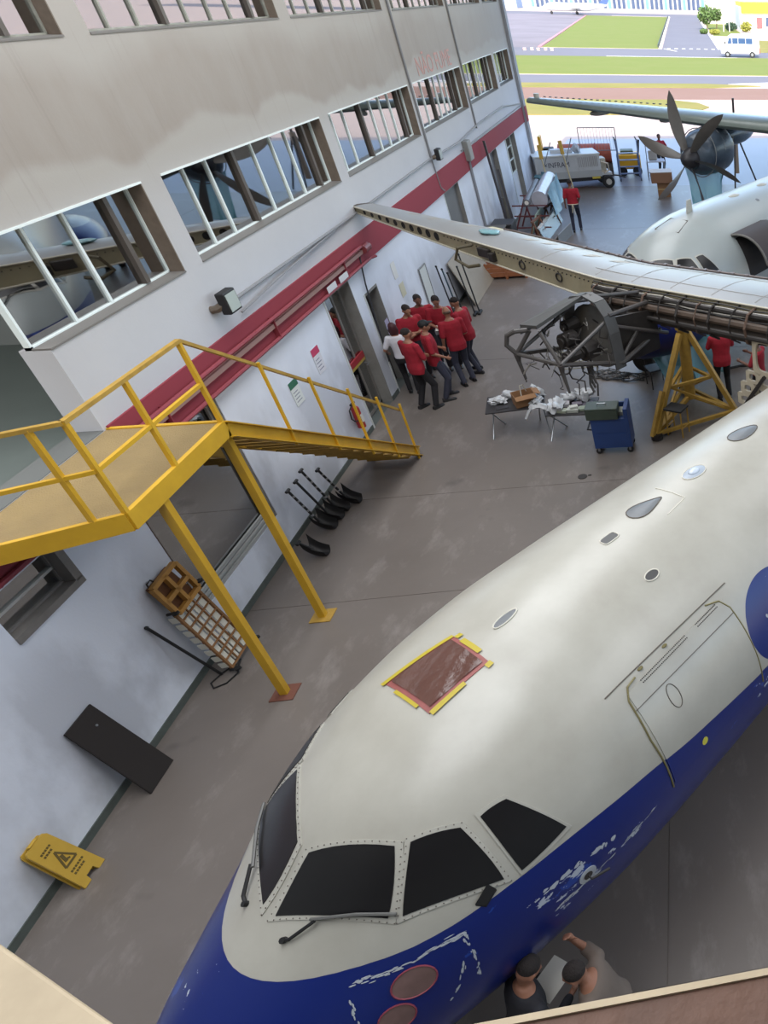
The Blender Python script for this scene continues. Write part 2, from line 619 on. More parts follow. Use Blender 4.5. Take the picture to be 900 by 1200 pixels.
def room_fill_light(x, y, z, e):  # unseen area lights added to brighten the annex rooms
    l = D.lights.new('room_fill_light', 'AREA')
    l.size = 1.2
    l.energy = e
    o = D.objects.new('room_fill_light', l)
    COL.objects.link(o)
    o.location = (x, y, z)
room_fill_light(-2.5, 6.5, 6.5, 110)
room_fill_light(-3, 10, 6.5, 20)
room_fill_light(-3, 14.5, 6.5, 25)
room_fill_light(-2.5, 9.5, 3.0, 22)
room_fill_light(-2.5, 15, 3.0, 14)
# --- red band, trunking and pipes along the wall
RED = mat('red_band_paint', (138, 58, 68), .75, spec=.2)
struct(MB().box((0, 8.86, 2.72), (.025, 36.97, 3.28)).box((0, 3.0, 2.72), (.025, 8.86, 3.14)).build('trim_red_band', RED))
PIPE = mat('cream_pipe', (150, 118, 112), .6)
REDP = mat('red_pipe_paint', (128, 46, 56), .6)
struct(MB().box((.025, 5.0, 2.93), (.075, 17.1, 3.0)).build('trim_trunking', PIPE))
struct(MB().rod((.09, 5.0, 3.08), (.09, 16.9, 3.08), .03, 8).build('trim_pipe_upper', REDP))
struct(MB().tube([(.075, 5.0, 2.76), (.075, 17.2, 2.76), (.14, 17.35, 2.76)], .028, 8).build('trim_pipe_lower', REDP))
pe = struct(MB().rod((.08, 16.95, 3.0), (.08, 17.25, 3.0), .085, 12).build('trim_pipe_end', mat('valve_red', (120, 50, 54), .5)))
br = MB()
for k in range(4):
    y = 6.6 + k * 3.1
    br.box((.02, y, 2.74), (.1, y + .02, 3.1))
struct(br.build('trim_pipe_brackets', REDP))
cd_ = MB()
cd_.tube([(.03, 11.9, 3.62), (.03, 16.6, 3.62), (.03, 22.7, 3.66), (.05, 25.3, 3.62), (.06, 26.1, 3.6), (.03, 29, 3.72), (.03, 33.2, 3.74), (.03, 36.9, 3.42)], .022, 6)
cd_.tube([(.05, 12.2, 3.42), (.07, 13.5, 3.52), (.03, 16.3, 3.6)], .016, 6)
cd_.tube([(.03, 26.2, 3.35), (.03, 31.0, 3.36), (.03, 36.9, 3.36)], .02, 6)
struct(cd_.build('trim_conduit', CONDUIT))
for y, zt in ((23.2, 8.9), (28.72, 8.9)):
    struct(MB().rod((.03, y, 3.62), (.03, y, zt), .028, 8).build('trim_vertical_conduit', CONDUIT))
struct(MB().tube([(.03, 16.86, 3.0), (.04, 16.62, 2.4), (.03, 16.5, 1.6), (.04, 16.4, .75)], .016, 6).build('trim_cable_drop', mat('cable_black', (48, 48, 52), .6)))
struct(MB().rod((.04, 26.75, 0.3), (.04, 26.75, 3.1), .045, 8).build('trim_drop_pipe', mat('drop_pipe_grey', (128, 130, 136), .5)))
struct(MB().tube([(.03, 23.2, 3.6), (.03, 23.3, 2.9), (.1, 23.35, 2.8)], .02, 6).build('trim_cable_stub', CONDUIT))
lb = MB()
for y in (14.85, 15.45):
    lb.box((.1, y, 2.79), (.106, y + .42, 2.9))
struct(lb.build('trim_door_labels', mat('label_white', (200, 200, 204), .6)))

# --- windows
GLASS = glass_mat('window_glass', (205, 218, 214), refl=.48, ior=1.6)
GLASS_UP = glass_mat('clerestory_glass', (214, 222, 214), refl=.45, ior=1.6)
def window(k, y0, y1, z0, z1, mull, fm, gm, x=-.2, jamb=True, dark=()):
    fr = .035
    mb = MB()
    for a, b_ in (((y0, z0), (y1, z0 + fr)), ((y0, z1 - fr), (y1, z1)), ((y0, z0), (y0 + fr, z1)), ((y1 - fr, z0), (y1, z1))):
        mb.box((x - .03, a[0], a[1]), (x + .03, b_[0], b_[1]))
    root = struct(mb.build('window_%d' % k, fm))
    if jamb:
        MB().box((x + .03, y1 - .02, z0), (.004, y1, z1)).build('jamb', BRONZE, root)
        MB().box((x + .03, y0, z0 - .002), (.012, y1, z0 + .018)).build('sill', mat('sill_grey', (108, 104, 100), .6), root)
        MB().box((-.02, y0, z1 - .025), (.012, y1, z1)).build('head_trim', WHITE_FRAME, root)
    edges = [y0 + fr]
    for i, y in enumerate(mull):
        dk = i in dark
        hw = .04 if dk else .02
        mm = MB().box((x - .03, y - hw, z0 + fr), (x + (.06 if dk else .03), y + hw, z1 - fr)).build('post' if dk else 'mullion', DARK_POST if dk else fm, root)
        if dk:
            MB().box((x - .02, y + hw, z0 + fr), (x + .04, y + hw + .03, z1 - fr)).build('mullion', fm, root)
        edges += [y - hw, y + hw]
    edges.append(y1 - fr)
    for i in range(0, len(edges), 2):
        MB().box((x - .004, edges[i], z0 + fr), (x + .004, edges[i + 1], z1 - fr)).build('pane', gm, root)
    return root
window(1, *WH['w1'], [9.58, 10.23, 10.95], WHITE_FRAME, GLASS, dark=(2,))
window(2, *WH['w2'], [12.78, 13.4, 14.14, 14.83, 15.52, 16.11, 16.8], WHITE_FRAME, GLASS, dark=(2, 6))
window(3, *WH['w3'], [18.27, 18.93, 19.86, 20.58, 21.22, 21.88, 22.51], WHITE_FRAME, GLASS, dark=(2, 6))
window(4, *WH['w4'], [24.0, 24.7, 25.44, 26.0, 26.6, 27.1, 27.62], WHITE_FRAME, GLASS, dark=(2, 6))
window(5, *WH['w5'], [29.6, 30.2, 30.8, 31.4, 32.0, 32.6], WHITE_FRAME, GLASS, dark=(2, 5))
window(6, *WH['w6'], [34.5, 35.1, 35.8], WHITE_FRAME, GLASS, dark=(2,))
UPF = mat('clerestory_frame', (150, 150, 140), .55, noise=.5, scale=6)
def um(y0, y1):
    return [y0 + (y1 - y0) * t for t in (.125, .25, .37, .49, .62, .74, .87)]
for k, q in enumerate(('u1', 'u2', 'u3', 'u4', 'u5', 'u6')):
    y0, y1, z0, z1 = WH[q]
    window(7 + k, y0, y1, z0, z1, um(y0, y1), UPF, GLASS_UP, x=-.16, dark=(2, 6))
# small barred window and the large ground-floor window
GREYFR = mat('grey_frame', (120, 116, 112), .55, noise=.3, scale=8)
y0, y1, z0, z1 = WH['small']
sw = window(13, y0, y1, z0, z1, [], GREYFR, GLASS, x=-.12, jamb=False)
MB().box((-.15, y0, 2.4), (-.09, y1, 2.43)).build('transom', mat('transom_pale', (176, 174, 168), .5), sw)
MB().box((-.09, y1 - .02, z0), (.02, y1 + .08, z1 + .02)).build('jamb', GREYFR, sw)
MB().box((-.09, y0, z0 - .07), (.02, y1 + .08, z0 + .01)).build('sill', GREYFR, sw)
y0, y1, z0, z1 = WH['big']
bw = window(14, y0, y1, z0, z1, [], mat('pale_grey_frame', (158, 160, 158), .5), GLASS, x=-.12, jamb=False)
for j, (a, b_) in enumerate(((.0, .05), (.06, .1), (.11, .16))):
    MB().box((-.1 + .03 * j, y1 - .16 + a, z0), (-.07 + .03 * j, y1 - .16 + b_, z1)).build('jamb_rail', GREYFR, bw)
    MB().box((-.1 + .03 * j, y0, z0 + .16 - b_), (-.07 + .03 * j, y1 - .16, z0 + .16 - a)).build('sill_rail', mat('pale_grey_frame', (158, 160, 158)), bw)
MB().box((-.28, y0, z0), (.004, y0 + .015, z1)).build('jamb', mat('brown_jamb', (72, 56, 44), .7), bw)

# --- doors in the wall
JAMB = mat('jamb_grey', (128, 126, 122), .6, noise=.3, scale=4)
def door(k, y0, y1, z1, leaf, setback=.22, glass=None):
    r = empty('door_%d' % k, (0, y0, 0))
    struct(r)
    w_ = y1 - y0
    MB().box((-.3, w_ - .02, 0), (.008, w_, z1)).build('far_jamb', JAMB, r)
    MB().box((-.3, 0, 0), (.012, .05, z1)).build('near_jamb', mat('jamb_pale', (190, 194, 192), .5), r)
    MB().box((-.3, .05, z1 - .05), (.008, w_ - .02, z1)).build('head', JAMB, r)
    if leaf:
        lf = MB().box((-setback - .03, .05, .01), (-setback, w_ - .02, z1 - .05))
        lf.build('leaf', leaf, r)
    return r
d1 = door(1, 14.72, 15.98, 2.72, None)
MB().box((-.22, .05, .02), (-.212, 1.24, 2.67)).build('pane', GLASS, d1)
for a, b_ in (((.05, .02), (1.24, .08)), ((.05, .02), (.1, 2.67)), ((1.16, .02), (1.24, 2.67)), ((.78, .08), (.84, 2.67))):
    MB().box((-.235, a[0], a[1]), (-.2, b_[0], b_[1])).build('rail', GREYFR, d1)
MB().box((-.2, .1, 1.12), (-.17, 1.16, 1.24)).build('push_bar', mat('push_bar_red', (150, 40, 48), .5), d1)
MB().box((-.2, .1, 1.06), (-.175, 1.16, 1.12)).build('push_bar_trim', mat('push_bar_yellow', (170, 150, 70), .5), d1)
MB().rod((-.19, 1.1, 1.0), (-.1, 1.1, 1.0), .015).rod((-.1, 1.1, 1.0), (-.1, .96, 1.0), .012).build('handle', STEEL, d1)
d2 = door(2, 16.42, 17.2, 2.22, mat('passage_shade', (46, 34, 34), .7), setback=.26)  # open passage: a dark sheet paints the shade inside it
d3 = door(3, 23.42, 25.08, 2.74, mat('grey_door', (104, 104, 104), .5, noise=.2, scale=2), setback=.1)
MB().rod((-.1, 1.4, 1.05), (-.03, 1.4, 1.05), .02).build('handle', STEEL, d3)
d4 = door(4, 29.6, 30.8, 2.74, mat('grey_steel_door', (112, 112, 118), .5), setback=.16)
MB().rod((-.16, 1.0, 1.05), (-.09, 1.0, 1.05), .02).build('handle', STEEL, d4)
d5 = door(5, 32.45, 34.4, 2.74, None)
MB().box((-.22, .05, 0), (-.18, 1.93, 1.3)).build('lower_panel', mat('white_panel', (206, 208, 214), .5), d5)
for a, b_ in ((0.07, .98), (1.0, 1.91)):
    for c, d in ((1.32, 1.78), (1.8, 2.24), (2.26, 2.68)):
        MB().box((-.21, a, c), (-.2, b_, d)).build('pane', GLASS, d5)
gb = MB()
for y in (.05, .96, 1.88):
    gb.box((-.23, y, 1.3), (-.17, y + .05, 2.7))
for z in (1.3, 1.77, 2.23, 2.67):
    gb.box((-.228, .05, z), (-.172, 1.93, z + .03))
gb.build('glazing_bars', WHITE_FRAME, d5)

# --- near parapet the view is taken over
PAR = mat('parapet_brown', (98, 70, 56), .7, noise=.6, scale=6, col2=(70, 52, 44), bump=.3)
CREAM = mat('parapet_cream', (176, 160, 134), .7, noise=.3, scale=9)
struct(MB().box((6.45, .05, 6.42), (9.5, .4, 6.6)).build('trim_parapet', PAR, bevel=.004))
struct(MB().box((6.45, .398, 6.585), (9.5, .406, 6.604)).build('trim_parapet_edge', CREAM))
a0, a1 = Vector((5.86, .745, 6.56)), Vector((6.47, .354, 6.56))
nrm = Vector((-(a1 - a0).y, (a1 - a0).x, 0)).normalized()
bb = MB()
bb.prism([a0, a1, a1 - nrm * .075, a0 - nrm * .075], (0, 0, .04))
struct(bb.build('trim_cream_ledge', CREAM, bevel=.004))
bb = MB()
bb.prism([a0 - nrm * .075, a1 - nrm * .075, a1 - nrm * .6, a0 - nrm * .6], (0, 0, -.03))
struct(bb.build('trim_brown_ledge', PAR))
# ------------------------------------------------------------------ aircraft
KS = [0, .15, .4, .8, 1.2, 1.6, 2.0, 2.4, 3.0, 3.6, 4.4]
KT = [-.45, -.15, .04, .28, .54, .87, 1.09, 1.23, 1.36, 1.42, 1.43]
KB = [-.45, -.72, -.9, -1.08, -1.2, -1.28, -1.34, -1.38, -1.42, -1.43, -1.43]
KW = [0, .33, .56, .8, .98, 1.12, 1.23, 1.31, 1.39, 1.42, 1.43]
ZC = 2.09

def pchip(x, K, V):
    n = len(K)
    x = min(max(x, K[0]), K[-1])
    d = [(V[i + 1] - V[i]) / (K[i + 1] - K[i]) for i in range(n - 1)]
    m = [d[0]] + [0.0] * (n - 2) + [d[-1]]
    for i in range(1, n - 1):
        if d[i - 1] * d[i] > 0:
            h0, h1 = K[i] - K[i - 1], K[i + 1] - K[i]
            w1, w2 = 2 * h1 + h0, h1 + 2 * h0
            m[i] = (w1 + w2) / (w1 / d[i - 1] + w2 / d[i])
    i = 0
    while i < n - 2 and x > K[i + 1]:
        i += 1
    h = K[i + 1] - K[i]
    t = (x - K[i]) / h
    return (1 + 2 * t) * (1 - t) ** 2 * V[i] + t * (1 - t) ** 2 * h * m[i] + t * t * (3 - 2 * t) * V[i + 1] + t * t * (t - 1) * h * m[i + 1]

def sect(s, LEN=22.6):
    """half width, centre height, half height of the fuselage at station s"""
    if s < 4.4:
        zt, zb, wd = pchip(s, KS, KT), pchip(s, KS, KB), pchip(s, KS, KW)
    else:
        zt, zb, wd = 1.43, -1.43, 1.43
        t0 = LEN - 8.0
        if s > t0:
            t = (s - t0) / 8.0
            e = t * t * (3 - 2 * t)
            zb = -1.43 + 2.25 * e
            zt = 1.43 - .25 * e
            wd = 1.43 - 1.2 * t ** 1.6
    return wd, (zt + zb) / 2, (zt - zb) / 2

def sfc(s, th, off=0.0):
    """point on the skin; th from the crown, positive to port. local x aft, y starboard, z up"""
    wd, zc, hz = sect(s)
    p = Vector((s, -wd * math.sin(th), ZC + zc + hz * math.cos(th)))
    if off:
        e = .01
        a = Vector((0, -wd * math.cos(th), -hz * math.sin(th)))
        w2, c2, h2 = sect(s + e)
        b = Vector((e, -(w2 - wd) * math.sin(th), (c2 - zc) + (h2 - hz) * math.cos(th)))
        n = a.cross(b).normalized()
        if n.dot(Vector((0, -math.sin(th), math.cos(th)))) < 0:
            n = -n
        p = p + n * off
    return p

def th_of(s, l, z):
    wd, zc, hz = sect(s)
    return math.atan2(l / wd, (z - zc) / hz)

def paint(name, rough=.4, disk=False, white=(172, 170, 161), blue=(13, 33, 104), zk=None, dirt=.3):
    """white over blue livery; the edge height follows the hull by station"""
    m = mat(name, white, rough, noise=dirt, scale=1.9, col2=(136, 131, 120), spec=.5, bump=.03, bscale=5)
    n, L = m.node_tree.nodes, m.node_tree.links
    b = n['Principled BSDF']
    wsrc = b.inputs['Base Color'].links[0].from_socket
    tc = n.new('ShaderNodeTexCoord')
    sx = n.new('ShaderNodeSeparateXYZ')
    L.new(tc.outputs['Object'], sx.inputs[0])
    def mth(op, *a):
        q = n.new('ShaderNodeMath')
        q.operation = op
        for i, x in enumerate(a):
            if isinstance(x, (int, float)):
                q.inputs[i].default_value = x
            else:
                L.new(x, q.inputs[i])
        return q.outputs[0]
    X, Y, Z = sx.outputs
    Z = mth('SUBTRACT', Z, ZC)
    fc = n.new('ShaderNodeFloatCurve')
    cv = fc.mapping.curves[0]
    zk = zk or [(0, .30), (.8, .30), (1.7, .345), (2.2, .385), (2.6, .395), (3.0, .38), (3.8, .28), (4.8, .17), (8, -.1), (16, -.1)]
    while len(cv.points) > 2:
        cv.points.remove(cv.points[1])
    for i, (sv, zv) in enumerate(zk):
        if i == 0:
            cv.points[0].location = (0, zv + .5)
        elif i == len(zk) - 1:
            cv.points[-1].location = (1, zv + .5)
        else:
            cv.points.new(sv / 16.0, zv + .5)
    fc.mapping.update()
    L.new(mth('DIVIDE', X, 16.0), fc.inputs['Value'])
    zb = mth('SUBTRACT', fc.outputs[0], .5)
    isblue = mth('LESS_THAN', Z, zb)
    if disk:
        ab = mth('MULTIPLY', mth('ARCTAN2', mth('ABSOLUTE', Y), Z), 1.43)
        dx = mth('SUBTRACT', X, 5.2)
        da = mth('SUBTRACT', ab, 1.7)
        rr = mth('SQRT', mth('ADD', mth('MULTIPLY', dx, dx), mth('MULTIPLY', da, da)))
        isblue = mth('MAXIMUM', isblue, mth('LESS_THAN', rr, .47))
    # blue, sanded through to pale primer in places
    def noise(sc, st, det=5, ro=.6):
        mp = n.new('ShaderNodeMapping')
        mp.inputs['Scale'].default_value = st
        L.new(tc.outputs['Object'], mp.inputs[0])
        t = n.new('ShaderNodeTexNoise')
        t.inputs['Scale'].default_value = sc
        t.inputs['Detail'].default_value = det
        t.inputs['Roughness'].default_value = ro
        L.new(mp.outputs[0], t.inputs['Vector'])
        return t.outputs['Fac']
    n1 = noise(5.5, (1, 1.4, 2.2))
    def blob(cx, cz, rx, rz, side=None):
        e = mth('ADD', mth('POWER', mth('DIVIDE', mth('SUBTRACT', X, cx), rx), 2.0), mth('POWER', mth('DIVIDE', mth('SUBTRACT', Z, cz), rz), 2.0))
        q = mth('SUBTRACT', 1.0, mth('MINIMUM', e, 1.0))
        if side:
            q = mth('MULTIPLY', q, mth('LESS_THAN', mth('MULTIPLY', Y, side), 0.0))
        return q
    w1 = mth('ADD', blob(2.5, -.02, .62, .3, 1.0), blob(4.75, .02, .3, .18, 1.0))
    w1 = mth('ADD', w1, mth('MULTIPLY', blob(.7, -.05, .55, .5, -1.0), .45))
    thr = mth('SUBTRACT', .735, mth('MULTIPLY', w1, .185))
    chip = mth('GREATER_THAN', n1, thr)
    bl = n.new('ShaderNodeMixRGB')
    bl.inputs[1].default_value = rgb(*blue)
    bl.inputs[2].default_value = rgb(30, 66, 150)
    L.new(mth('MULTIPLY', mth('GREATER_THAN', noise(3.0, (1, 1, 1.6)), mth('SUBTRACT', .70, mth('MULTIPLY', w1, .12))), .8), bl.inputs[0])
    cm = n.new('ShaderNodeMixRGB')
    L.new(chip, cm.inputs[0])
    L.new(bl.outputs[0], cm.inputs[1])
    cm.inputs[2].default_value = rgb(176, 184, 196)
    mx = n.new('ShaderNodeMixRGB')
    L.new(isblue, mx.inputs[0])
    L.new(wsrc, mx.inputs[1])
    L.new(cm.outputs[0], mx.inputs[2])
    L.new(mx.outputs[0], b.inputs['Base Color'])
    return m

HULL = paint('hull_paint', .3, disk=True, dirt=.42)
HULL2 = paint('hull_paint_second', .3, white=(148, 155, 155), zk=[(0, .02), (.8, .02), (1.7, .02), (2.6, 0), (3.8, -.3), (4.8, -.55), (8, -.9), (16, -.9)], dirt=.15)
WINDOW = mat('blacked_window', (20, 19, 21), .3)
SKINWHITE = mat('skin_white', (174, 172, 163), .4, noise=.2, scale=3)
SEAM = mat('seam_dark', (92, 86, 78), .7)
GREYRES = mat('antenna_grey', (104, 108, 112), .4, noise=.3, scale=8)

def fuselage(parent, m, LEN=22.6, nth=64):
    mb = MB()
    ss = [0.0, .01, .03, .07, .13, .2, .3, .4, .5] + [.5 + .1 * i for i in range(1, 40)] + [4.6, 5, 6, 8, 10, 12, 13.5] + [LEN - 8 + .8 * i for i in range(11)]
    ss = sorted(set(round(s, 3) for s in ss))
    mb.grid(lambda u, v: sfc_len(ss[int(round(v * (len(ss) - 1)))], 2 * PI * u, LEN), nth, len(ss) - 1, wrap=True)
    k = len(mb.v)
    mb.f.append(tuple(range(k - nth, k)))
    return mb.build('fuselage', m, parent, smooth=40)

def sfc_len(s, th, LEN):
    wd, zc, hz = sect(s, LEN)
    return Vector((s, -wd * math.sin(th), ZC + zc + hz * math.cos(th)))

def patch(quad, off, nu=6, nv=6, k=1.0, mirror=False, thick=.004, rnd=0.0):
    """curved sheet over the skin between four (s, l, z) corners; k grows it about its middle"""
    c = [(s, th_of(s, l, z)) for s, l, z in quad]
    ms, mt = sum(a for a, _ in c) / 4, sum(b for _, b in c) / 4
    c = [(ms + (a - ms) * k, mt + (b - mt) * k) for a, b in c]
    if mirror:
        c = [(a, -b) for a, b in c]
    mb = MB()
    def P(u, v, o):
        if rnd:
            # soften the corners of the sheet
            u2, v2 = u * 2 - 1, v * 2 - 1
            f = 1 - rnd * (u2 * u2) * (v2 * v2)
            u, v = (u2 * f + 1) / 2, (v2 * f + 1) / 2
        a = [c[0][i] * (1 - u) * (1 - v) + c[3][i] * u * (1 - v) + c[2][i] * u * v + c[1][i] * (1 - u) * v for i in (0, 1)]
        return sfc(a[0], a[1], o)
    mb.grid(lambda u, v: P(u, v, off), nu, nv)
    # skirt
    ring = [(i / nu, 0) for i in range(nu)] + [(1, j / nv) for j in range(nv)] + [(1 - i / nu, 1) for i in range(nu)] + [(0, 1 - j / nv) for j in range(nv)]
    n = len(ring)
    mb.add([P(u, v, off) for u, v in ring] + [P(u, v, off - thick - .004) for u, v in ring], [(i, (i + 1) % n, n + (i + 1) % n, n + i) for i in range(n)])
    return mb, c

def line_on(pts, r, off=.001, n=5, steps=8, mirror=False):
    """thin bead along (s, l, z) points lying on the skin"""
    q = [(s, th_of(s, l, z)) for s, l, z in pts]
    out = []
    for i in range(len(q) - 1):
        for k in range(steps):
            t = k / steps
            out.append((q[i][0] * (1 - t) + q[i + 1][0] * t, q[i][1] * (1 - t) + q[i + 1][1] * t))
    out.append(q[-1])
    sg = -1 if mirror else 1
    return [sfc(a, sg * b, off) for a, b in out]

def oval(s0, th0, pts, off, dome=0.0, thick=.006):
    """flat or domed cover; pts are (ds, arc) offsets around (s0, th0)"""
    wd = 1.43
    mb = MB()
    n = len(pts)
    rings = [1.0, .96, .75, .45]
    vs = []
    for k, f in enumerate([1.0] + rings):
        for ds, da in pts:
            o = (off - thick if k == 0 else off + dome * (1 - f * f))
            vs.append(sfc(s0 + ds * f, th0 + da * f / wd, o))
    vs.append(sfc(s0, th0, off + dome))
    fs = []
    for k in range(len(rings)):
        for i in range(n):
            fs.append((k * n + i, k * n + (i + 1) % n, (k + 1) * n + (i + 1) % n, (k + 1) * n + i))
    b = len(rings) * n
    fs += [(b + i, b + (i + 1) % n, len(vs) - 1) for i in range(n)]
    return mb.add(vs, fs)

def ell(a, b, n=20, rot=0.0, tear=0.0):
    o = []
    for i in range(n):
        t = 2 * PI * i / n
        x, y = math.cos(t), math.sin(t)
        y *= (1 - tear * (x + 1) / 2)
        x, y = x * a, y * b
        o.append((x * math.cos(rot) - y * math.sin(rot), x * math.sin(rot) + y * math.cos(rot)))
    return o

WIN = {'A': [(1.13, .06, .49), (1.47, .06, .77), (1.78, .57, .84), (1.50, .75, .52)],
       'B': [(1.54, .79, .51), (1.84, .62, .84), (2.08, .81, .83), (2.08, 1.12, .43)],
       'C': [(2.19, .85, .83), (2.37, .92, .86), (2.56, 1.22, .485), (2.17, 1.15, .41)]}

def cockpit(parent, hull, rivets=True, dark=WINDOW):
    for key, quad in WIN.items():
        for mir in (False, True):
            kf = 1.14 if key != 'C' else 1.12
            mb, _ = patch(quad, .007, k=kf, mirror=mir, rnd=.03)
            fr = mb.build('window_frame', SKINWHITE, parent, smooth=30)
            mb, c = patch(quad, .012, k=1.0, mirror=mir, rnd=.04)
            mb.build('cockpit_window', dark, parent, smooth=30)
            if rivets and key != 'C':
                rv = MB()
                ms, mt = sum(a for a, _ in c) / 4, sum(b for _, b in c) / 4
                e = [(ms + (a - ms) * 1.085, mt + (b - mt) * 1.085) for a, b in c]
                for i in range(4):
                    p, q = e[i], e[(i + 1) % 4]
                    L_ = (sfc(*p) - sfc(*q)).length
                    for t in range(int(L_ / .045)):
                        f = t / int(L_ / .045)
                        rv.ball(sfc(p[0] * (1 - f) + q[0] * f, p[1] * (1 - f) + q[1] * f, .008), .005, 5, 3)
                stuff(rv.build('rivets', mat('rivet_grey', (96, 90, 84), .5), fr))
    # wipers: arm from the cowl with a blade lying on the glass
    for mir in (False, True):
        sg = -1 if mir else 1
        P = lambda s, l, z, o: sfc(s, sg * th_of(s, l, z), o)
        w_ = MB().tube([P(1.09, .2, .35, .012), P(1.12, .25, .4, .03), P(1.27, .33, .46, .045)], .012, 6)
        w_.rod(P(1.09, .2, .35, .0), P(1.09, .2, .35, .03), .02, 8)
        wo = w_.build('wiper_arm', BLACK, parent)
        MB().tube([P(1.26, .3, .46, .04), P(1.42, .5, .47, .035), P(1.55, .72, .5, .03)], .011, 6).build('wiper_blade', mat('wiper_grey', (92, 92, 90), .5), wo)

# ---------------- first aircraft, nose to the near left
AZ = math.radians(90 - 40.279)
ac = thing('aircraft', 'white and dark blue turboprop airliner nearest the viewer, its nose stripped for repainting', 'aircraft', (3.10, 2.09, 0), AZ)
hull = fuselage(ac, HULL)
cockpit(ac, hull)
# small black intake guard under the left side window
MB().prism([sfc(1.86, th_of(1.86, 1.06, .385), .005), sfc(1.98, th_of(1.98, 1.06, .46), .005), sfc(2.0, th_of(2.0, 1.1, .4), .005), sfc(1.9, th_of(1.9, 1.1, .34), .005)], (0, 0, .02)).build('drain_mast', BLACK, ac)
# roof hatch under brown film, held by yellow and red tape
HQ = [(2.45, -.38, 1.19), (2.96, -.21, 1.345), (2.93, .23, 1.335), (2.43, .18, 1.225)]
mb, c = patch(HQ, .006, 10, 10)
RT = mat('red_tape', (150, 84, 80), .5, noise=.4, scale=9)
hatch = mb.build('roof_hatch', RT, ac, smooth=40)
mb = MB()
def hp(u, v, o):
    a = [c[0][i] * (1 - u) * (1 - v) + c[3][i] * u * (1 - v) + c[2][i] * u * v + c[1][i] * (1 - u) * v for i in (0, 1)]
    return sfc(a[0], a[1], o)
FILM = mat('brown_film', (92, 62, 54), .2, noise=.5, scale=5, col2=(74, 46, 40), bump=.6, bscale=9)
mb.grid(lambda u, v: hp(.06 + .87 * u, .07 + .87 * v, .014 + .005 * math.sin(9 * u + 4 * v) * math.sin(5 * v + 6 * u)), 24, 24)
mb.build('plastic_film', FILM, hatch, smooth=60)
YT = mat('yellow_tape', (176, 158, 44), .5)
def tape(u0, v0, u1, v1, wd):
    d = Vector((u1 - u0, v1 - v0)).normalized()
    nn = Vector((-d.y, d.x)) * wd
    q = MB()
    q.grid(lambda a, b_: hp(u0 + (u1 - u0) * a + nn.x * (b_ - .5), v0 + (v1 - v0) * a + nn.y * (b_ - .5), .013), 8, 2)
    return q
for t in ((-.02, -.03, -.02, 1.0, .085), (.22, 1.02, .72, 1.03, .08), (1.02, .02, 1.02, .58, .075), (.3, -.02, .8, -.02, .05), (1.0, .97, 1.1, .98, .1), (.02, 1.04, .12, 1.05, .09)):
    tape(*t).build('tape_strip', YT, hatch, smooth=60)
# antennas and lamps along the crown
def cover(name, s0, l0, z0, pts, m, off=.004, dome=.0, rim=None):
    th = th_of(s0, l0, z0)
    o = oval(s0, th, pts, off, dome).build(name, m, ac, smooth=50)
    if rim:
        q = [sfc(s0 + a * 1.03, th + b_ * 1.03 / 1.43, off) for a, b_ in pts]
        MB().tube(q + q[:1], .006, 5).build('rim', rim, o)
    return o
PALERIM = mat('pale_sealant', (206, 202, 190), .6)
cover('antenna_cover', 4.97, -.05, 1.43, ell(.2, .15, rot=.1, tear=.8), GREYRES, dome=.012, rim=SEAM)
cover('antenna_cover', 6.64, -.11, 1.43, ell(.21, .14, rot=.12, tear=.45), GREYRES, dome=.012, rim=SEAM)
bc = cover('beacon_base', 5.7, -.05, 1.43, ell(.15, .09), mat('beacon_base_grey', (150, 160, 172), .35), dome=.01, rim=PALERIM)
MB().ball(sfc(5.7, th_of(5.7, -.05, 1.43), .012), (.075, .05, .03), 14, 8).build('beacon_lens', mat('beacon_lens', (186, 196, 210), .12), bc, smooth=60)
cover('access_cover', 4.43, .01, 1.43, [(.085 * abs(math.cos(t)) ** .5 * (1 if math.cos(t) > 0 else -1), .05 * abs(math.sin(t)) ** .5 * (1 if math.sin(t) > 0 else -1)) for t in [2 * PI * i / 20 for i in range(20)]], mat('cover_dark', (70, 70, 70), .5), rim=PALERIM)
cover('access_cover', 4.34, .575, 1.31, ell(.075, .045), mat('cover_dark', (70, 70, 70), .5), rim=PALERIM)
cover('access_cover', 3.27, .02, 1.395, ell(.11, .045, tear=.2), GREYRES, rim=PALERIM)
# forward cargo door: a raised panel with a gasket gap and a perforated hinge
DQ = [(3.43, 1.41, .02), (3.43, 1.05, .95), (4.70, 1.04, .985), (4.72, 1.43, .05)]
mb, c = patch(DQ, .006, 12, 16, rnd=.02)
dr = mb.build('cargo_door', HULL, ac, smooth=50)
gl = [(4.72, 1.43, .05), (4.72, 1.38, .39), (4.71, 1.24, .71), (4.7, 1.12, .9), (4.64, 1.04, .985), (4.5, 1.0, 1.02)]
MB().tube(line_on(gl, .007, .004), .008, 5).build('door_gasket', mat('gasket_olive', (120, 112, 74), .6), dr)
gl = [(3.58, 1.02, .985), (3.48, 1.03, .97), (3.42, 1.09, .9), (3.41, 1.15, .82), (3.39, 1.29, .58), (3.41, 1.38, .30), (3.42, 1.42, .0)]
MB().tube(line_on(gl, .007, .004), .008, 5).build('door_gasket', mat('gasket_olive', (120, 112, 74), .6), dr)
MB().tube(line_on([(3.29, .985, 1.0), (4.82, .98, 1.04)], .005), .006, 5).build('drip_rail', SEAM, ac)
MB().tube(line_on([(3.42, 1.15, .82), (4.71, 1.16, .855)], .004, .007), .004, 5).build('door_seam', SEAM, dr)
hg = MB()
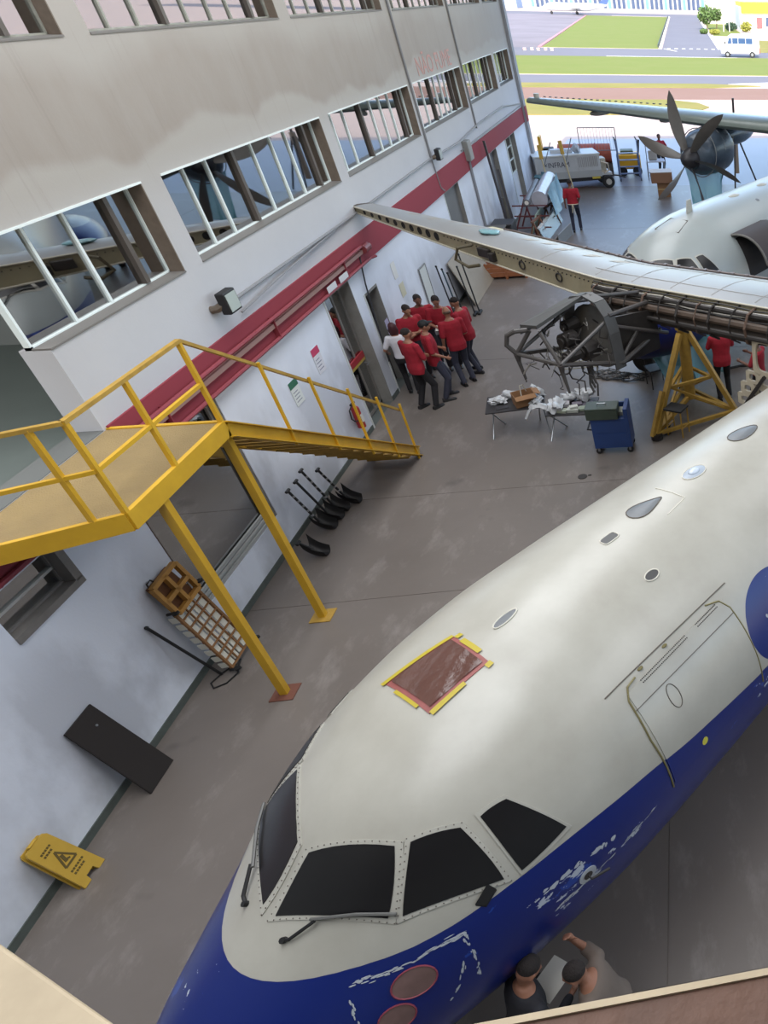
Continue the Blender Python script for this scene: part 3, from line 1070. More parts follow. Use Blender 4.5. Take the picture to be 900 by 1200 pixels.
for k in range(58):
    s = 3.6 + k * .0172
    if 33 <= k <= 40:
        continue
    for j in (0, 1):
        th = th_of(s, 1.055 + .02 * j - .02 * (s - 3.6), .95 - .02 * j + .03 * (s - 3.6))
        hg.ball(sfc(s + (.008 if j else 0), th, .008), (.006, .006, .006), 5, 3)
stuff(hg.build('hinge_holes', mat('hole_dark', (40, 38, 36), .7), dr))
for s in (3.66, 3.95):
    MB().ball(sfc(s, th_of(s, 1.0, 1.0), .002), (.03, .02, .01), 8, 5).build('hinge_plug', mat('plug_olive', (98, 90, 50), .6), dr)
el = [(3.76 + .055 * math.cos(t), 1.24, .70 + .10 * math.sin(t)) for t in [2 * PI * i / 24 for i in range(25)]]
MB().tube([sfc(a, th_of(a, math.sqrt(max(.01, 1.41 ** 2 - z * z)), z), .008) for a, _, z in el], .004, 5).build('handle_ring', SEAM, dr)
cover('round_sticker', 3.85, 1.42, .13, ell(.035, .04), mat('sticker_yellow', (196, 190, 70), .5), off=.009)
# the masked lamps in the nose and the port by the cockpit
MASK = mat('masking_film_grey', (122, 96, 92), .5, noise=.4, scale=8)
RIMR = mat('mask_red', (130, 56, 70), .6)
def lin_ell(a, b_, c, d, n=22):
    return [(a * math.cos(t) + b_ * math.sin(t), c * math.cos(t) + d * math.sin(t)) for t in [2 * PI * i / n for i in range(n)]]
cover('masked_lamp', 1.379, .96, .11, lin_ell(.114, -.016, .094, .145), MASK, rim=RIMR)
cover('masked_lamp', 1.204, .94, -.077, lin_ell(.094, -.015, .07, .15), MASK, rim=RIMR)
sp = cover('static_port', 2.52, 1.33, -.04, ell(.075, .075), mat('primer_pale', (168, 172, 178), .6))
MB().tube([sfc(2.52, th_of(2.52, 1.33, -.04), .0), sfc(2.52, th_of(2.52, 1.33, -.04), .05), sfc(2.66, th_of(2.66, 1.34, -.07), .07)], .012, 6).build('pitot_probe', mat('probe_dark', (50, 48, 48), .4), sp)
cover('sensor_disc', 2.52, 1.33, -.04, ell(.035, .035), mat('probe_dark', (50, 48, 48)), off=.012)
# scraped paint along the panel edges of the nose (ragged flakes lying on the skin)
rd = random.Random(3)
def flakes(pts, n, wd, ln_):
    mb = MB()
    q = [(s, th_of(s, l, z)) for s, l, z in pts]
    for k in range(n):
        t = rd.random() * (len(q) - 1)
        i = min(int(t), len(q) - 2)
        f = t - i
        s0 = q[i][0] * (1 - f) + q[i + 1][0] * f + rd.gauss(0, .008)
        t0 = q[i][1] * (1 - f) + q[i + 1][1] * f + rd.gauss(0, .008)
        d = Vector((q[i + 1][0] - q[i][0], (q[i + 1][1] - q[i][1]) * 1.3)).normalized()
        a = ln_ * (.3 + rd.random())
        b_ = wd * (.3 + rd.random())
        P = []
        for j in range(7):
            an = 2 * PI * j / 7
            rx, ry = a * math.cos(an) * (.6 + .6 * rd.random()), b_ * math.sin(an) * (.6 + .6 * rd.random())
            P.append(sfc(s0 + d.x * rx - d.y * ry, t0 + (d.y * rx + d.x * ry) / 1.3, .0025))
        mb.add(P + [sfc(s0, t0, .0035)], [(j, (j + 1) % 7, 7) for j in range(7)])
    return mb
FLK = mat('bare_primer', (172, 178, 186), .6)
fl_ = flakes([(1.13, .64, .2), (1.42, .84, .2), (1.72, 1.02, .24)], 60, .0055, .04)
f2 = flakes([(1.72, 1.03, .24), (1.70, 1.09, .05), (1.66, 1.13, -.14)], 22, .009, .03)
fl_.add(f2.v, f2.f)
f2 = flakes([(1.13, .64, .2), (1.06, .72, .0), (1.0, .76, -.2)], 20, .008, .03)
fl_.add(f2.v, f2.f)
f2 = flakes([(1.62, 1.04, .03), (1.55, 1.06, -.12), (1.48, 1.07, -.2)], 10, .012, .03)
fl_.add(f2.v, f2.f)
f2 = flakes([(2.2, 1.24, -.12), (2.6, 1.33, -.1), (3.2, 1.39, 0.0)], 36, .006, .05)
fl_.add(f2.v, f2.f)
f2 = flakes([(2.15, 1.22, .12), (2.5, 1.3, .14), (2.8, 1.34, .1)], 24, .02, .035)
fl_.add(f2.v, f2.f)
f2 = flakes([(.25, -.35, -.1), (.5, -.55, 0.0), (.8, -.72, .1)], 16, .01, .02)
fl_.add(f2.v, f2.f)
f2 = flakes([(5.02, 1.28, .62), (5.04, 1.28, .58), (5.03, 1.3, .54)], 9, .01, .02)
fl_.add(f2.v, f2.f)
stuff(fl_.build('paint_scrapes', FLK, hull))
# panel seams of the nose
sm = MB()
for pl in ([(1.02, .25, .41), (1.0, .0, .42)], ):
    pass
for q in ([(6.75, .24, 1.41), (7.3, .24, 1.41)], [(6.75, .24, 1.41), (6.8, .45, 1.357)]):
    sm.tube(line_on(q, .003, .001), .003, 4)
sm.build('panel_seam', SEAM, hull)
MB().tube(line_on([(5.0, .2, 1.41), (5.3, .16, 1.42), (5.28, -.2, 1.415)], .004, .001), .006, 4).build('sealant_line', PALERIM, hull)
# tail, sponsons, gear so that the aircraft is whole beyond the frame
SKW = SKINWHITE
fin = MB().prism([(18.6, .09, 3.45), (20.4, .07, 7.3), (22.3, .07, 7.3), (22.4, .09, 3.2)], (0, -.16, 0))
fin.build('tail_fin', SKW, ac)
MB().prism([(20.9, -3.6, 7.2), (22.3, -3.6, 7.2), (22.4, 3.6, 7.2), (20.9, 3.6, 7.2)], (0, 0, .14)).build('tailplane', SKW, ac)
for sg in (1, -1):
    MB().ball((10.4, sg * 1.5, .95), (2.3, .75, .55), 16, 10).build('gear_sponson', HULL, ac, smooth=60)
    g = MB().rod((10.4, sg * 1.95, .9), (10.4, sg * 1.95, .45), .08, 8).build('main_gear_leg', DARKMETAL, ac)
    for dy in (-.18, .18):
        MB().rod((10.4, sg * 1.95 + dy - .1, .42), (10.4, sg * 1.95 + dy + .1, .42), .42, 20).build('tyre', BLACK, g, bevel=.04)
g = MB().rod((1.95, 0, .8), (1.95, 0, .3), .06, 8).rod((1.95, -.2, .28), (1.95, .2, .28), .04, 8).build('nose_gear_leg', DARKMETAL, ac)
for dy in (-.19, .19):
    MB().rod((1.95, dy - .08, .28), (1.95, dy + .08, .28), .28, 20).build('tyre', BLACK, g, bevel=.03)

# ---- starboard wing of the first aircraft, leading edge removed (local: x aft, y = -l, z height)
SPAR = [(-12.3, 9.73, 3.74, .13), (-8.2, 9.48, 3.72, .31), (-4.8, 9.2, 3.73, .42), (-.7, 9.2, 3.95, .5)]
REAR = [(-12.3, 10.12, 3.74), (-8.6, 10.62, 3.70), (-5.0, 10.5, 3.72), (-.7, 10.8, 3.92)]
def interp(T, l):
    for i in range(len(T) - 1):
        if T[i][0] <= l <= T[i + 1][0]:
            f = (l - T[i][0]) / (T[i + 1][0] - T[i][0])
            return [a * (1 - f) + b_ * f for a, b_ in zip(T[i][1:], T[i + 1][1:])]
    return list(T[0][1:]) if l < T[0][0] else list(T[-1][1:])
def wpt(l, v, low=False):
    s0, z0, d = interp(SPAR, l)
    s1, z1 = interp(REAR, l)
    k = min(1.0, (l + 12.6) / 3)
    bulge = .09 * k * math.sin(PI * (v * .85 + .1)) - .09 * k * math.sin(PI * .1)
    z = z0 * (1 - v) + z1 * v + bulge - .1 * k * v * v
    if low:
        z = z0 * (1 - v) + z1 * v - d * (1 - .45 * v)
    return Vector((s0 * (1 - v) + s1 * v, -l, z))
NL = 44
ls = [-12.3 + 11.6 * i / NL for i in range(NL + 1)]
WSKIN = mat('wing_skin', (132, 134, 136), .36, noise=.35, scale=1.6, col2=(110, 108, 104), stretch=(1, .5, 1), spec=.5)
WSPAR = mat('spar_primer', (146, 138, 112), .5, noise=.5, scale=3, col2=(112, 102, 82))
wing = MB().grid(lambda u, v: wpt(ls[int(round(u * NL))], v), NL, 10).build('wing_upper_skin', WSKIN, ac, smooth=40)
wl_ = MB().grid(lambda u, v: wpt(ls[int(round(u * NL))], v, True), NL, 4).build('wing_lower_skin', WSPAR, ac, smooth=40)
mb = MB()
for i in range(NL):
    a, b_ = ls[i], ls[i + 1]
    mb.add([wpt(a, 0), wpt(b_, 0), wpt(b_, 0, True), wpt(a, 0, True)], [(0, 1, 2, 3)])
spar = mb.build('front_spar', WSPAR, ac)
mb = MB()
for i in range(NL):
    a, b_ = ls[i], ls[i + 1]
    mb.add([wpt(a, 1), wpt(b_, 1), wpt(b_, 1, True), wpt(a, 1, True)], [(3, 2, 1, 0)])
mb.build('rear_spar', WSPAR, ac)
tipm = MB()
tipm.prism([wpt(-12.3, 0) + Vector((-.06, 0, .02)), wpt(-12.3, 1), wpt(-12.3, 1, True), wpt(-12.3, 0, True) + Vector((-.06, 0, -.02))], (0, .12, 0))
tipm.build('wing_tip_rib', mat('tip_rib_dark', (70, 62, 54), .6), ac)
MB().tube([wpt(l, 0) + Vector((-.012, 0, -.008)) for l in ls], .016, 6).build('spar_cap', mat('spar_cap_pale', (186, 180, 164), .45), spar)
MB().tube([wpt(l, 0, True) + Vector((-.012, 0, .008)) for l in ls], .016, 6).build('spar_cap', mat('spar_cap_pale', (186, 180, 164), .45), spar)
HOLE = mat('hole_black', (16, 15, 14), .8)
for k in range(10):
    l = -11.95 + k * .275
    c0 = (wpt(l, 0) + wpt(l, 0, True)) / 2 + Vector((0, 0, .005))
    r = .042 + .004 * k
    hh = MB().rod(c0 + Vector((-.004, 0, 0)), c0 + Vector((.01, 0, 0)), r, 14)
    hh.build('lightening_hole', HOLE, spar)
bt = MB()
for k in range(40):
    l = -9.2 + k * .11
    c0 = wpt(l, 0) * .75 + wpt(l, 0, True) * .25
    bt.ball(c0 + Vector((-.012, 0, 0)), .012, 6, 4)
stuff(bt.build('bolts', DARKMETAL, spar))
for l in (-6.9, -5.9):
    c0 = (wpt(l, 0) + wpt(l, 0, True)) / 2
    MB().tube([c0 + Vector((-.015, .07 * math.cos(t), .07 * math.sin(t))) for t in [2 * PI * i / 12 for i in range(12)]], .014, 5, closed=True).build('access_ring', DARKMETAL, spar)
# bracket and hose where the outer spar ends
c0 = wpt(-8.0, 0)
MB().box((c0.x - .09, c0.y - .2, c0.z - .22), (c0.x, c0.y + .1, c0.z - .06)).box((c0.x - .12, c0.y - .34, c0.z - .26), (c0.x, c0.y - .22, c0.z - .1)).build('spar_bracket', DARKMETAL, spar, bevel=.02)
MB().tube([c0 + Vector((-.05, .25, -.05)), c0 + Vector((-.25, .4, -.08)), c0 + Vector((-.28, .5, -.3)), c0 + Vector((-.2, .3, -.42)), c0 + Vector((-.1, .1, -.38))], .03, 8).build('hose_loop', mat('hose_olive', (72, 64, 44), .6), spar)
# pale stencilled panel marks and access panel outlines on the skin
pm = MB()
for l, v, wl2, wv in ((-10.9, .4, .3, .2), (-10.2, .35, .25, .22), (-9.7, .45, .22, .2), (-9.2, .4, .25, .2), (-8.6, .5, .3, .22), (-7.6, .45, .3, .2), (-7.1, .5, .25, .2), (-6.6, .4, .3, .2), (-5.9, .45, .28, .2), (-5.3, .5, .3, .2)):
    q = [wpt(l, v) + Vector((0, 0, .004)), wpt(l + wl2 * .7, v + .05) + Vector((0, 0, .004)), wpt(l + wl2, v + wv) + Vector((0, 0, .004)), wpt(l + wl2 * .25, v + wv * .8) + Vector((0, 0, .004))]
    pm.add(q, [(0, 1, 2, 3)])
stuff(pm.build('worn_markings', mat('worn_marking', (150, 146, 138), .6), wing))
def wl_line(pts, r=.006):
    out = []
    for i in range(len(pts) - 1):
        for k in range(6):
            t = k / 6
            out.append(wpt(pts[i][0] * (1 - t) + pts[i + 1][0] * t, pts[i][1] * (1 - t) + pts[i + 1][1] * t) + Vector((0, 0, .002)))
    out.append(wpt(*pts[-1]) + Vector((0, 0, .002)))
    return MB().tube(out, r, 4)
sm = MB()
for l in (-6.4, -5.0, -4.2, -3.4, -2.6, -1.8):
    q = wl_line([(l, .05), (l, .95)], .005)
    sm.add(q.v, q.f)
for v in (.2, .72):
    q = wl_line([(-5.2, v), (-1.3, v)], .005)
    sm.add(q.v, q.f)
sm.build('skin_seams', mat('skin_seam', (150, 148, 144), .6), wing)
fa = MB()
for k in range(14):
    l = -6.6 + k * .28
    p = wpt(l, 1)
    fa.box((p.x - .02, p.y - .03, p.z - .03), (p.x + .06, p.y + .03, p.z + .035))
fa.tube([wpt(l, 1) + Vector((.03, 0, .01)) for l in ls if l > -9], .02, 5)
fa.build('trailing_edge_rail', mat('rail_dark', (96, 86, 84), .5), ac)
MB().prism([wpt(-9.3, 1) + Vector((0, 0, -.03)), wpt(-7.4, 1) + Vector((0, 0, -.03)), wpt(-7.4, 1) + Vector((.12, 0, -.05)), wpt(-9.3, 1) + Vector((.16, 0, -.05))], (0, 0, .03)).build('flap_track_panel', mat('track_cream', (178, 172, 140), .5), ac)
cz = wpt(-8.3, .35)
mb = MB()
for k in range(9):
    a = rd.random() * 6.28
    mb.ball(cz + Vector((.14 * math.cos(a) * rd.random(), .4 * (rd.random() - .5), .02 + .02 * rd.random())), (.09, .13, .03), 8, 5)
tag(mb.build('plastic_sheet', mat('teal_film', (110, 150, 156), .15), None, smooth=60), 'small crumpled teal plastic lying on the stripped wing', 'plastic sheet')
D.objects['plastic_sheet'].location = ac.location
D.objects['plastic_sheet'].rotation_euler = (0, 0, AZ)
# open leading-edge bay inboard: ducts, looms and ribs ahead of the spar
bay = MB()
def bp_(l, ds, dz):
    s0, z0, d = interp(SPAR, l)
    return Vector((s0 + ds, -l, z0 + dz))
for i in range(20):
    a, b_ = -5.0 + 4.2 * i / 20, -5.0 + 4.2 * (i + 1) / 20
    bay.add([bp_(a, -.02, -.1), bp_(b_, -.02, -.1), bp_(b_, -.2, -.5), bp_(a, -.2, -.5), bp_(a, .02, -.58), bp_(b_, .02, -.58)], [(0, 1, 2, 3), (3, 2, 5, 4)])
bayo = bay.build('leading_edge_bay', mat('bay_brown', (64, 54, 46), .6, noise=.6, scale=5), ac)
rg = [-4.9 + .292 * i for i in range(15)]
for dd, dz, r, m in ((-.12, -.12, .045, DARKMETAL), (-.17, -.26, .06, mat('duct_brown', (84, 70, 60), .5, noise=.4, scale=6)), (-.25, -.4, .04, DARKMETAL)):
    MB().tube([bp_(l, dd, dz) for l in rg], r, 8).build('duct', m, bayo)
for k in range(5):
    MB().tube([bp_(l, -.1 - .02 * k + .02 * rd.random(), -.06 - .035 * k + .03 * rd.random()) for l in rg], .011, 5).build('wire_loom', mat('loom_silver', (170, 166, 158), .35) if k % 2 else mat('loom_black', (36, 34, 34), .6), bayo)
for k in range(12):
    l = -4.8 + .34 * k + .1 * rd.random()
    MB().tube([bp_(l, -.0, -.04), bp_(l, -.2, -.08), bp_(l, -.3, -.26), bp_(l, -.25, -.48), bp_(l, -.05, -.6)], .012 + .008 * (k % 2), 6).build('nose_rib', DARKMETAL if k % 3 else mat('rib_brown', (86, 66, 54), .6), bayo)
# wing box across the crown and the pale inner structure by the root
MB().box((9.25, -.72, 3.4), (11.2, .72, 3.95)).build('wing_centre_box', SKW, ac, bevel=.12)
MB().prism([(9.2, -.7, 3.95), (10.8, -.7, 3.93), (10.4, -12.3, 3.8), (9.8, -12.3, 3.8)], (0, 0, -.35)).build('port_wing', WSKIN, ac)

# nacelle frame stripped of its engine
nac = MB()
hoop = [(8.2, 4.62, 2.85), (8.2, 4.56, 3.4), (8.2, 4.47, 3.68), (8.2, 4.3, 3.84), (8.2, 4.05, 3.9), (8.2, 3.82, 3.84), (8.2, 3.68, 3.66), (8.2, 3.62, 3.4), (8.2, 3.59, 2.85)]
GH = mat('hoop_grey', (74, 74, 74), .45, noise=.3, scale=5)
for i in range(len(hoop) - 1):
    nac.beam(hoop[i], hoop[i + 1], .03, .2, (1, 0, 0))
nacelle = nac.build('nacelle_hoop', GH, ac)
MB().prism([(7.28, 4.48, 3.6), (7.28, 4.12, 3.66), (8.2, 4.05, 3.88), (8.2, 4.5, 3.72)], (0, 0, .05)).prism([(7.28, 4.48, 3.6), (8.2, 4.5, 3.72), (8.2, 4.55, 3.55), (7.28, 4.5, 3.5)], (0, .02, 0)).build('cowl_beam', GH, ac)
T = mat('truss_grey', (66, 62, 60), .45, noise=.3, scale=6)
FL_, FR_ = (7.1, 4.45, 3.28), (7.25, 3.75, 3.22)
RL_, RR_ = (8.25, 4.62, 2.95), (8.25, 3.6, 2.92)
trs = [(FL_, RL_, .035), (FR_, RR_, .035), (FL_, FR_, .03), ((7.28, 4.3, 3.6), FL_, .03), ((7.3, 4.1, 3.6), FR_, .03), (FR_, (8.2, 3.7, 3.6), .028), (FL_, (8.2, 4.5, 3.6), .028),
       ((8.2, 4.5, 3.7), (9.2, 4.5, 3.5), .03), ((8.2, 3.68, 3.66), (9.2, 3.7, 3.6), .035), (RL_, (9.25, 4.55, 3.2), .03), (RR_, (9.25, 3.7, 3.1), .035), ((8.2, 3.7, 3.5), (9.2, 3.5, 3.1), .03), ((8.2, 4.0, 3.88), (9.15, 3.9, 3.7), .03), ((8.3, 3.65, 2.95), (9.2, 3.75, 3.55), .03)]
for p, q, r in trs:
    MB().rod(p, q, r, 8).build('truss_tube', T, nacelle)
ar = [FL_, (7.02, 4.52, 3.42), (7.05, 4.5, 3.56), (7.12, 4.4, 3.62), (7.25, 4.3, 3.62)]
MB().tube(ar, .035, 8).build('mount_arch', T, nacelle)
for p, dz in ((FL_, .38), (FR_, .42)):
    a = Vector(p)
    MB().tube([a, a + Vector((0, 0, -.12)), a + Vector((.0, -.06, -dz))], [.05, .03, .018], 8).build('mount_pin', T, nacelle)
rr = random.Random(5)
for k in range(36):
    a = Vector((7.2 + 1.0 * rr.random(), 3.72 + .72 * rr.random(), 2.95 + .62 * rr.random()))
    pts = [a]
    for j in range(4):
        a = a + Vector((.22 * (rr.random() - .4), .25 * (rr.random() - .5), .3 * (rr.random() - .6)))
        pts.append(a.copy())
    MB().tube(pts, .006 + .008 * rr.random(), 5).build('hose', mat('hose_dark', (46, 42, 40), .5) if k % 3 else mat('hose_steel', (128, 124, 118), .35), nacelle)
for a, r in (((7.75, 4.1, 3.35), .12), ((7.95, 3.95, 3.15), .14), ((7.6, 3.9, 3.2), .09), ((8.0, 4.3, 3.45), .1)):
    MB().rod((a[0] - .12, a[1], a[2]), (a[0] + .12, a[1], a[2]), r, 12).rod((a[0] - .16, a[1], a[2]), (a[0] - .12, a[1], a[2]), r * .6, 10).build('engine_accessory', DARKMETAL, nacelle, bevel=.01)
MB().grid(lambda u, v: Vector((8.28, 4.1 + .5 * v * math.cos(2 * PI * u), 3.22 + .5 * v * math.sin(2 * PI * u))), 20, 3, True).build('firewall', mat('firewall_grey', (112, 112, 110), .4, metal=.4, noise=.4, scale=6), nacelle)
MB().prism([(8.35, 3.8, 3.55), (9.1, 3.6, 3.5), (9.1, 3.6, 2.85), (8.35, 3.75, 2.8)], (0, .04, 0)).prism([(8.35, 4.6, 3.5), (9.1, 4.55, 3.4), (9.1, 4.5, 2.9), (8.35, 4.55, 2.8)], (0, .04, 0)).build('nacelle_side_plate', DARKMETAL, nacelle)
for k in range(3):
    x = 7.75 + .12 * k
    MB().tube([(x, 3.8 + .1 * k, 3.0), (x + .03, 3.82 + .1 * k, 2.85), (x - .03, 3.78 + .1 * k, 2.72), (x - .05, 3.7 + .1 * k, 2.62)], .02, 6).build('hanging_hose', mat('hose_dark', (46, 42, 40)), nacelle)
# pale perforated frame at the wing root, hinged up off the near fuselage flank
BEI = mat('beige_primer', (176, 166, 146), .55, noise=.3, scale=6)
def holed(cx, cz, w2, h2, hx, hz, y=0):
    """a plate with one rounded opening"""
    mb = MB()
    n = 28
    o, i_ = [], []
    for k in range(n):
        t = 2 * PI * k / n
        c, s = math.cos(t), math.sin(t)
        e = max(abs(c), abs(s))
        o.append((cx + w2 * c / e, cz + h2 * s / e))
        i_.append((cx + hx * (abs(c) ** .6) * (1 if c > 0 else -1), cz + hz * (abs(s) ** .6) * (1 if s > 0 else -1)))
    vs = [(x, y, z) for x, z in o] + [(x, y, z) for x, z in i_] + [(x, y + .04, z) for x, z in o] + [(x, y + .04, z) for x, z in i_]
    fs = []
    for k in range(n):
        k2 = (k + 1) % n
        fs += [(k, k2, n + k2, n + k), (2 * n + k, 3 * n + k, 3 * n + k2, 2 * n + k2), (n + k, n + k2, 3 * n + k2, 3 * n + k), (k, 2 * n + k, 2 * n + k2, k2)]
    return mb.add(vs, fs)
rf = holed(.02, 3.22, .2, .28, .14, .22).build('fairing_frame', BEI, ac)
rf.location = (8.98, 1.5, 0)
rf.rotation_euler = (0, 0, -PI / 2)
for cx, cz, w2, h2, hx, hz in ((-.2, 2.86, .12, .1, .06, .055), (.06, 2.84, .14, .1, .09, .06), (-.3, 2.66, .13, .1, .06, .05), (-.06, 2.64, .11, .1, .05, .045), (.16, 2.62, .11, .12, .05, .05), (-.36, 2.46, .14, .1, .07, .05), (-.08, 2.44, .14, .1, .06, .05)):
    holed(cx, cz, w2, h2, hx, hz).build('rib_plate', BEI, rf)
MB().beam((.06, -.05, 2.95), (-.32, -.06, 2.4), .05, .05).build('stay_bar', DARKMETAL, rf)

# ------------------------------------------------------------------ second aircraft behind
AZ2 = math.radians(90 - 34)
a2 = thing('aircraft', 'white airliner with a dark propeller parked behind the stripped wing', 'aircraft', (4.95, 14.62, 0), AZ2)
f2_ = fuselage(a2, HULL2, 27.2)
cockpit(a2, f2_, rivets=False)
mb, c = patch([(2.45, -.3, 1.2), (2.95, -.22, 1.34), (2.95, .22, 1.34), (2.45, .3, 1.2)], .004, 6, 6)
hp2 = [sfc(a, b_, .003) for a, b_ in c]
MB().tube(hp2 + hp2[:1], .012, 4).build('hatch_seam', SEAM, a2)
MB().prism([sfc(3.25, 0, 0) + Vector((0, .012, 0)), sfc(3.25, 0, 0) + Vector((.06, .012, .28)), sfc(3.25, 0, 0) + Vector((.2, .012, .28)), sfc(3.25, 0, 0) + Vector((.24, .012, 0))], (0, -.024, 0)).build('blade_antenna', SKW, a2)
for s0 in (5.2, 6.6):
    oval(s0, .05, ell(.22, .1), .004, .03).build('antenna_fairing', SKW, a2, smooth=50)
for s0, l, z in ((5.5, .55, 1.32), (7.0, .6, 1.3), (7.1, .95, 1.07), (7.25, .98, 1.04)):
    oval(s0, th_of(s0, l, z), ell(.06, .05), .004).build('small_cover', GREYRES, a2)
# open forward cargo door swung up and out, dark inside, with its stay
dq = [(3.5, 1.0), (3.5, 2.15), (4.75, 2.15), (4.75, 1.0)]
door = MB()
def dpt(u, v, o):
    s = 3.45 + 1.35 * u
    a = v * 1.25
    return Vector((s, -(1.0 + .95 * math.sin(a)) - o * .3, ZC + 1.0 + .9 * (1 - math.cos(a)) * -1.0 + .12 * math.sin(2 * a) + o))
door.grid(lambda u, v: dpt(u, v, 0), 8, 8)
door.grid(lambda u, v: dpt(u, v, .05), 8, 8)
dd = door.build('cargo_door', mat('door_inside_dark', (56, 48, 46), .7), a2, smooth=40)
MB().tube([dpt(0, v / 8, .02) for v in range(9)], .03, 6).tube([dpt(1, v / 8, .02) for v in range(9)], .03, 6).tube([dpt(u / 8, 1, .02) for u in range(9)], .03, 6).build('door_edge', mat('door_edge_grey', (98, 96, 92), .5), dd)
MB().rod(dpt(.75, .2, -.02), sfc(4.3, th_of(4.3, 1.42, .1), .05), .022, 8).build('door_stay', STEEL, dd)
patch([(3.5, 1.42, .1), (3.5, 1.06, .95), (4.7, 1.06, .96), (4.72, 1.42, .1)], .004, 8, 8, rnd=.03)[0].build('doorway', mat('doorway_shade', (34, 30, 30), .8), a2)  # dark sheet on the skin paints the unlit inside of the opening
# wing with the leading edge facing us
WG = [(-13.1, 12.55, 13.2, 4.05, .16), (-9, 12.3, 14.1, 4.02, .26), (-4.8, 11.95, 14.2, 3.98, .36), (0, 11.85, 14.3, 3.96, .42), (4.8, 11.95, 14.2, 3.98, .36), (13.1, 12.5, 13.2, 4.05, .16)]
prof = [(0, 0), (.015, .35), (.06, .62), (.2, .95), (.4, 1), (.7, .6), (1, .05), (1, -.05), (.6, -.35), (.3, -.55), (.08, -.45), (.02, -.25)]
vs, fs = [], []
for l, s0, s1, z, t in WG:
    for x, y in prof:
        vs.append(Vector((s0 + (s1 - s0) * x, -l, z + y * t * .75 - .05)))
n = len(prof)
for i in range(len(WG) - 1):
    for k in range(n):
        fs.append((i * n + k, i * n + (k + 1) % n, (i + 1) * n + (k + 1) % n, (i + 1) * n + k))
fs += [tuple(range(n)), tuple(range((len(WG) - 1) * n, len(WG) * n))]
W2 = mat('wing_grey_green', (112, 122, 116), .3, noise=.2, scale=2)
w2o = MB().add(vs, fs).build('wing', W2, a2, smooth=45)
mk = MB()
for k in range(22):
    l = -12.4 + k * .27
    mk.box((12.75, -l - .04, 4.17 + .005 * k), (12.8, -l + .04, 4.2 + .005 * k))
stuff(mk.build('vortex_tabs', mat('tab_dark', (70, 72, 74), .5), w2o))
MB().rod((12.9, 12.9, 4.1), (12.9, 12.9, 4.25), .1, 10).build('tip_lamp', SKW, w2o)
for l in (-10.2, -7.2):
    MB().ball((13.2, -l, 3.8), (.7, .1, .12), 10, 6).build('flap_fairing', SKW, w2o, smooth=60)
# engine nacelles with shrouding film, propeller on the near one
FILMD = mat('dark_shroud_film', (58, 68, 80), .28, noise=.5, scale=3, col2=(88, 100, 112), bump=.5, bscale=5)
def eng(yc, prop):
    nm = MB()
    prf = [(11.0, .42), (11.15, .56), (11.5, .68), (12.0, .74), (12.5, .74), (12.7, .7)]
    NN = 24
    vs, fs = [], []
    for s, r in prf:
        for k in range(NN):
            a = 2 * PI * k / NN
            rr_ = r * (1 + .02 * math.sin(7 * a + s * 5))
            vs.append(Vector((s, yc + rr_ * .92 * math.cos(a), 3.12 + rr_ * math.sin(a))))
    for i in range(len(prf) - 1):
        for k in range(NN):
            fs.append((i * NN + k, i * NN + (k + 1) % NN, (i + 1) * NN + (k + 1) % NN, (i + 1) * NN + k))
    fs += [tuple(range(NN)), tuple(range((len(prf) - 1) * NN, len(prf) * NN))]
    no = nm.add(vs, fs).build('engine_nacelle', FILMD, a2, smooth=50)
    st = MB()
    for s in (11.5, 12.1):
        st.tube([(s, yc + .72 * .93 * math.cos(2 * PI * k / 24), 3.12 + .74 * math.sin(2 * PI * k / 24)) for k in range(24)], .015, 5, closed=True)
    st.build('binding_cord', GREYPAINT, no)
    tr_ = MB()
    for a, b_ in (((12.7, yc + .4, 3.6), (13.2, yc + .3, 3.2)), ((12.7, yc - .4, 3.6), (13.2, yc - .3, 3.0)), ((12.7, yc + .5, 2.9), (13.2, yc + .3, 3.3)), ((12.7, yc - .5, 2.9), (13.2, yc - .3, 3.4))):
        tr_.rod(a, b_, .035, 6)
    tr_.build('open_bay_struts', mat('strut_cream', (170, 156, 140), .5), no)
    MB().ball((13.9, yc, 3.4), (1.2, .32, .34), 14, 10).build('rear_nacelle', FILMD, no, smooth=60)
    return no
eng(5.0, True)
eng(-5.0, False)
pr_ = MB()
for k, (x, r) in enumerate(((0, 0), )):
    pass
sp_pts = [(10.55, .02), (10.6, .13), (10.7, .22), (10.85, .3), (11.0, .34), (11.12, .34)]
vs, fs = [], []
for s, r in sp_pts:
    for k in range(20):
        vs.append(Vector((s, 5.0 + r * math.cos(2 * PI * k / 20), 3.02 + r * math.sin(2 * PI * k / 20))))
for i in range(len(sp_pts) - 1):
    for k in range(20):
        fs.append((i * 20 + k, i * 20 + (k + 1) % 20, (i + 1) * 20 + (k + 1) % 20, (i + 1) * 20 + k))
fs += [tuple(range(20)), tuple(range(100, 120))]
spn = MB().add(vs, fs).build('propeller_hub', mat('hub_black', (40, 38, 42), .45), a2, smooth=50)
BLD = mat('blade_grey', (86, 82, 78), .35, noise=.3, scale=4)
